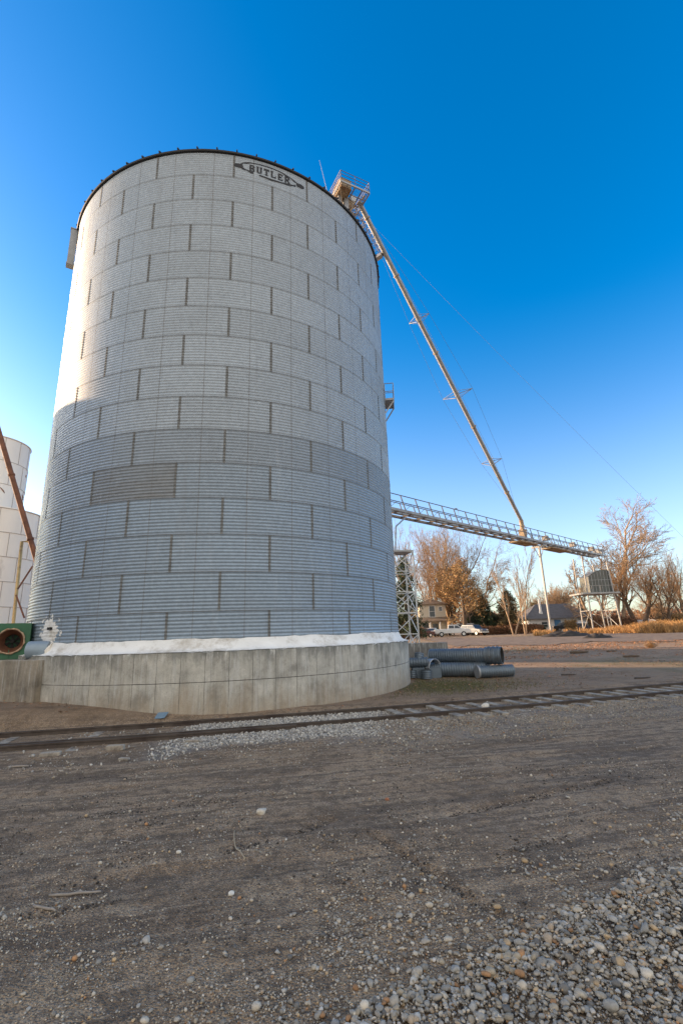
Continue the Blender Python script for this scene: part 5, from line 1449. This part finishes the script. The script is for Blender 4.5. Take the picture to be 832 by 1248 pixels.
# dark mound and debris in the yard
def mound(px, py, w, d, h, name, label, cat, m, seed):
    dr = ray(px, py); zz_ = .7; tt_ = (zz_-CAMH)/dr.z; x, y = dr.x*tt_, dr.y*tt_; z = gzf(x, y); n = 26; vs = []; fs = []
    for i in range(n+1):
        for j in range(n+1):
            u, v = i/n*2-1, j/n*2-1; q = max(0, 1-(u*u+v*v)); hh = h*q**.8*(1+.9*noise.noise(Vector((u*3+seed, v*3, seed))))+.03*noise.noise(Vector((u*9, v*9, seed)))*q
            vs.append((x+u*w/2, y+v*d/2, z-.03+hh))
    for i in range(n):
        for j in range(n): a = i*(n+1)+j; fs.append((a, a+n+1, a+n+2, a+1))
    o = MB().add(vs, fs).build(name, m, None, True, origin=(x, y, z)); return tag(o, label, cat)
m_darksoil = M('black_soil', (.035,.03,.027), .95, 0, .4, 3.0, .6, 8)
mound(690, 779, 5.6, 2.4, .55, 'soil_mound', 'low black mound of soil in front of the dry grass', 'mound', m_darksoil, 3)
mound(728, 780, 3.0, 1.6, .40, 'soil_mound', 'small dark heap of soil right of the large black mound', 'mound', m_darksoil, 7)
def log_(px, py, L, r, rz, label, m=m_wood, name='log', cat='log'):
    d = ray(px, py); zz_ = .25
    for _ in range(6): tt_ = (zz_-CAMH)/d.z; x, y = d.x*tt_, d.y*tt_; zz_ = gzf(x, y)
    e = Vector((math.cos(rz), math.sin(rz), 0)); c = Vector((x, y, float(height(x, y))+r*.8))
    mb = MB(); rr_ = random.Random(px); pts = [c+e*L*(k/5-.5)+Vector((rr_.gauss(0,r*.4), rr_.gauss(0,r*.4), rr_.uniform(0,r*.3))) for k in range(6)]
    mb.tube(pts, [r*.8, r, r*.95, r*1.02, r*.85, r*.6], 7); o = mb.build(name, m, None, True, origin=c); return tag(o, label, cat)
log_(705, 796, 1.3, .08, .3, 'dark log lying on the sunlit leaf litter', m_bark); log_(770, 801, .8, .06, -.2, 'short weathered log beyond the track near the tumbleweed', m_bark)
log_(745, 794, 1.0, .05, .5, 'broken branch in the sunlit strip of yard', m_bark)
log_(782, 827, .6, .03, .1, 'dark flat timber scrap on bare ground behind the track', m_rail, 'timber_scrap', 'scrap')
log_(693, 823, .6, .028, .0, 'thin dark timber scrap on the bare ground behind the rails', m_rail, 'timber_scrap', 'scrap')
log_(92, 1089, .42, .012, .12, 'thin dry stick lying on the dirt with dark soil beside it', m_wood, 'stick', 'stick')
log_(54, 1110, .26, .011, -.35, 'shorter flat splinter of wood lower left on the dirt', m_wood, 'stick', 'stick')
log_(158, 1024, .20, .007, -.4, 'faint thin twig on the dirt left of the curved stalk', m_wood, 'stick', 'stick')
log_(22, 935, .34, .02, .2, 'pale wood splinter lying near the guard rail', m_wood, 'stick', 'stick')
# bent stalk
d = ray(291, 1028); tt_ = -CAMH/d.z; cx_, cy_ = d.x*tt_, d.y*tt_
pts = []
for k in range(14):
    q = k/13; px, py = (286+ (3*math.sin(q*3.2)-5*math.sin(q*3.1)) + 13*q**2, 1010+35*q); dd_ = ray(px, py); t3 = -CAMH/dd_.z; x, y = dd_.x*t3, dd_.y*t3; pts.append((x, y, float(height(x, y))+.012))
o = MB().tube(pts, .005, 5).build('dry_stalk', M('straw', (.45,.36,.24), .8), None, True, origin=pts[6]); tag(o, 'curved dry straw stalk lying on the dirt', 'stalk')
# broken pale timbers beside the near rail
def plank(px, py, L, w, h, rz, label):
    d = ray(px, py); tt_ = (.05-CAMH)/d.z; x, y = d.x*tt_, d.y*tt_; z = float(height(x, y)); o = MB().box((x, y, z+h*.35), (L, w, h), (Vector((math.cos(rz), math.sin(rz), 0)), Vector((-math.sin(rz), math.cos(rz), 0)), Zv)).build('timber_block', m_sleeper, None, origin=(x, y, z))
    md = o.modifiers.new('b', 'BEVEL'); md.width = .02; md.segments = 2; tag(o, label, 'timber', 'broken timber blocks by the rails')
plank(62, 918, .36, .14, .08, .3, 'pale broken timber block with a splinter left of the ballast'); plank(141, 911, .34, .12, .10, .05, 'squared pale timber block just outside the guard rail')
plank(235, 902, .28, .10, .07, .0, 'small timber block at the left end of the pale ballast'); plank(152, 919, .22, .09, .05, -.3, 'flat timber chip in front of the squared block')

# ------------------------------------------------------------------ grass and weeds
def blades(name, label, cat, X, Y, H_, W_, m, seed, lean=.3):
    r = np.random.default_rng(seed); n = len(X); Z = gz(X, Y)
    a = r.uniform(0, 2*np.pi, n); L = r.normal(0, lean, (n, 2))*H_[:, None]; wx, wy = np.cos(a)*W_, np.sin(a)*W_
    b0 = np.stack([X-wx, Y-wy, Z-.02], 1); b1 = np.stack([X+wx, Y+wy, Z-.02], 1)
    m0 = np.stack([X-wx*.7+L[:,0]*.4, Y-wy*.7+L[:,1]*.4, Z+H_*.6], 1); m1 = np.stack([X+wx*.7+L[:,0]*.4, Y+wy*.7+L[:,1]*.4, Z+H_*.6], 1)
    t0 = np.stack([X-wx*.15+L[:,0], Y-wy*.15+L[:,1], Z+H_], 1); t1 = np.stack([X+wx*.15+L[:,0], Y+wy*.15+L[:,1], Z+H_], 1)
    V = np.stack([b0,b1,m1,m0,t1,t0], 1).reshape(-1, 3); i = np.arange(n)[:, None]*6
    Fc = np.concatenate([i+np.array([[0,1,2,3]]), i+np.array([[3,2,4,5]])]); ti = np.repeat(r.uniform(.6, 1.3, n)[:, None]*np.ones(3), 6, 0)
    return tag(np_mesh(name, V, Fc, m, ti), label, cat, kind='stuff')
m_straw = M('dry_straw_grass', (.42,.235,.09), .85, 0, .3, .3, tint=True)
r7 = np.random.default_rng(77); n = 46000
px = r7.uniform(640, 880, n); Yg = r7.uniform(52, 70, n)
X = (px-416)/575*Yg; dens = fbm(X, Yg, 5.0, 3, 78); front = 57 - 6*ss(740, 800, px) + 3*(fbm(X, Yg*0, 4, 2, 79)-.5)*2
k = (Yg > front) & (r7.random(n) < ss(.32, .55, dens)+ss(735, 790, px)) & ~((px > 664) & (px < 676))
X, Yg, px = X[k], Yg[k], px[k]
blades('dry_grass', 'tall golden dry grass along the far edge of the yard', 'grass', X, Yg, r7.uniform(.35, 1.25, len(X))*(.65+.35*ss(720, 790, px))*(.35+1.25*fbm(X, Yg, 1.7, 3, 99)), np.full(len(X), .035), m_straw, 80)
# tumbleweed
t = thing('tumbleweed', 'single dry tumbleweed standing in the bare yard beyond the track', 'weed', tuple(Vector((*at(793, 790, 33).xy, gzf(at(793,790,33).x, 33)))))
b = root_loc(t); mb = MB(); R = random.Random(5)
for k in range(150):
    a = R.uniform(0, 6.28); e_ = R.uniform(.2, 1.3); L = R.uniform(.3, .62); d = Vector((math.cos(a)*math.cos(e_), math.sin(a)*math.cos(e_), math.sin(e_))); m_p = b+d*L*.5+Vector((R.gauss(0,.05), R.gauss(0,.05), R.gauss(0,.04)))
    mb.tube([b, m_p, b+d*L], [.010,.008,.005], 3)
mb.build('twigs', m_straw if False else M('dry_twigs', (.32,.19,.09), .9), t)
# short sparse grass by the base and yard
n = 9000; X = r7.normal(3.4, 1.6, n); Yg = r7.normal(17.9, 1.3, n); v = (Yg-rail_y(X))*.96; k = (v > .9) & (np.hypot(X-SX, Yg-SY) > 7.75); X, Yg = X[k], Yg[k]
blades('short_grass', 'sparse dull green grass on the ground right of the concrete base', 'grass', X, Yg, r7.uniform(.02, .07, len(X)), np.full(len(X), .006), M('dull_grass', (.13,.125,.05), .9, 0, .3, 1.0, tint=True), 90, .5)
# leaf litter on the yard behind the track
n = 26000; X = r7.uniform(-11, 34, n); Yg = r7.uniform(12.5, 40, n); v = (Yg-rail_y(X))*.96; k = (v > .35) & (np.hypot(X-SX, Yg-SY) > 7.7) & (r7.random(n) < ss(.35, .6, fbm(X, Yg, 2.5, 3, 91))); X, Yg = X[k], Yg[k]
V, Fc, ti = leaf_cards(np.stack([X, Yg, gz(X, Yg)+.02+.02*(fbm(X, Yg, 1.6, 4, 1)-.5)], 1), .05, 92, 1, .0); V[:, 2] = np.repeat(gz(X, Yg)+.028, 4) + r7.uniform(-.015, .02, len(V))
tag(np_mesh('leaf_litter', V, Fc, m_dryleaf, ti*np.array([1.5,1.6,1.7])), 'fallen brown leaves scattered over the yard behind the track', 'leaf litter', kind='stuff')

n = 15000; X = r7.uniform(7, 40, n); Yg = r7.uniform(26, 39.5, n); k = r7.random(n) < ss(.40, .58, fbm(X*.5, Yg, 2.2, 4, 95)); X, Yg = X[k], Yg[k]
V, Fc, ti = leaf_cards(np.stack([X, Yg, gz(X, Yg)], 1), 0.055, 96, 1, .0); V[:, 2] = np.repeat(gz(X, Yg)+.03, 4) + r7.uniform(-.02, .045, len(V))
tag(np_mesh('dry_leaves', V, Fc, m_dryleaf, ti*np.array([2.0,1.95,1.8])), 'drift of dry orange leaves on the sunlit strip of the yard', 'dry leaves', kind='stuff')
# ------------------------------------------------------------------ light
SKY_FILL = (3.9, 3.65, 3.25)
w = bpy.data.worlds.new('World'); scene.world = w; w.use_nodes = True
nt = w.node_tree; bg = nt.nodes['Background']
sky = nt.nodes.new('ShaderNodeTexSky'); sky.sky_type = 'NISHITA'; sky.sun_disc = False
sky.sun_elevation = SUN_EL; sky.sun_rotation = SUN_AZ; sky.air_density = 1.0; sky.dust_density = .95; sky.ozone_density = 3.0
hs = nt.nodes.new('ShaderNodeHueSaturation'); hs.inputs['Saturation'].default_value = 1.38; hs.inputs['Hue'].default_value = .501
nt.links.new(sky.outputs[0], hs.inputs['Color'])
hs2 = nt.nodes.new('ShaderNodeHueSaturation'); hs2.inputs['Saturation'].default_value = .80; hs2.inputs['Hue'].default_value = .515; hs2.inputs['Value'].default_value = 1.06; nt.links.new(sky.outputs[0], hs2.inputs['Color'])
tc0 = nt.nodes.new('ShaderNodeTexCoord'); sx0 = nt.nodes.new('ShaderNodeSeparateXYZ'); nt.links.new(tc0.outputs['Generated'], sx0.inputs[0])
mr0 = nt.nodes.new('ShaderNodeMapRange'); mr0.interpolation_type = 'SMOOTHSTEP'; nt.links.new(sx0.outputs[2], mr0.inputs['Value']); mr0.inputs['From Min'].default_value = -.05; mr0.inputs['From Max'].default_value = .60
mx0 = nt.nodes.new('ShaderNodeMix'); mx0.data_type = 'RGBA'; nt.links.new(mr0.outputs[0], mx0.inputs[0]); nt.links.new(hs2.outputs[0], mx0.inputs[6]); nt.links.new(hs.outputs[0], mx0.inputs[7])
# warm-white fill added to the unseen sky behind the camera to brighten the shade
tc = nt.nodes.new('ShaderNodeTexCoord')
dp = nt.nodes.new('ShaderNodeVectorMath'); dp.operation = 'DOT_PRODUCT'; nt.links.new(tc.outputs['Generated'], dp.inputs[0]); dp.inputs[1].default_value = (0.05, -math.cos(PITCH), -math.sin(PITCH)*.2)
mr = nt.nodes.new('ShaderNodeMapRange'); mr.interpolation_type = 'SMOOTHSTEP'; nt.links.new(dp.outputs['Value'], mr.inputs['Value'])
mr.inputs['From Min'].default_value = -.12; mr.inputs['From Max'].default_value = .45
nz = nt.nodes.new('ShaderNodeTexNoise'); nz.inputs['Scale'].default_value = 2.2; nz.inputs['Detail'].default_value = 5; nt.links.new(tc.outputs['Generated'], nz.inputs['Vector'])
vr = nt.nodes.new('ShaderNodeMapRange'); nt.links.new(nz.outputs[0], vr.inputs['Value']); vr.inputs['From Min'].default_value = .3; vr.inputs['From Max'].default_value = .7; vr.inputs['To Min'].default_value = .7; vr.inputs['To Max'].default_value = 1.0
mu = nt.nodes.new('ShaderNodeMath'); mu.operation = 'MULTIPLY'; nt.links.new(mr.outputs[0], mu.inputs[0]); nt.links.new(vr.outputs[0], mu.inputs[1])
mx = nt.nodes.new('ShaderNodeMix'); mx.data_type = 'RGBA'; nt.links.new(mu.outputs[0], mx.inputs[0]); nt.links.new(mx0.outputs[2], mx.inputs[6]); mx.inputs[7].default_value = (SKY_FILL[0], SKY_FILL[1], SKY_FILL[2], 1)
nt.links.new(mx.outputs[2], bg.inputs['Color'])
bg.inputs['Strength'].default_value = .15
sl = bpy.data.lights.new('sun', 'SUN'); so = bpy.data.objects.new('sun', sl); COL.objects.link(so)
sl.energy = 4.4; sl.angle = R_(.53); sl.color = (1.0, .66, .38)
sd = Vector((SV.x*math.cos(SUN_EL), SV.y*math.cos(SUN_EL), math.sin(SUN_EL)))
so.rotation_euler = sd.to_track_quat('Z', 'Y').to_euler(); so.location = (-60, 30, 40)
vs_ = scene.view_settings; scene.display_settings.display_device = 'sRGB'
vs_.view_transform = 'Standard'; vs_.look = 'None'; vs_.gamma = 1.0; vs_.exposure = 1.34
scene.render.engine = 'CYCLES'
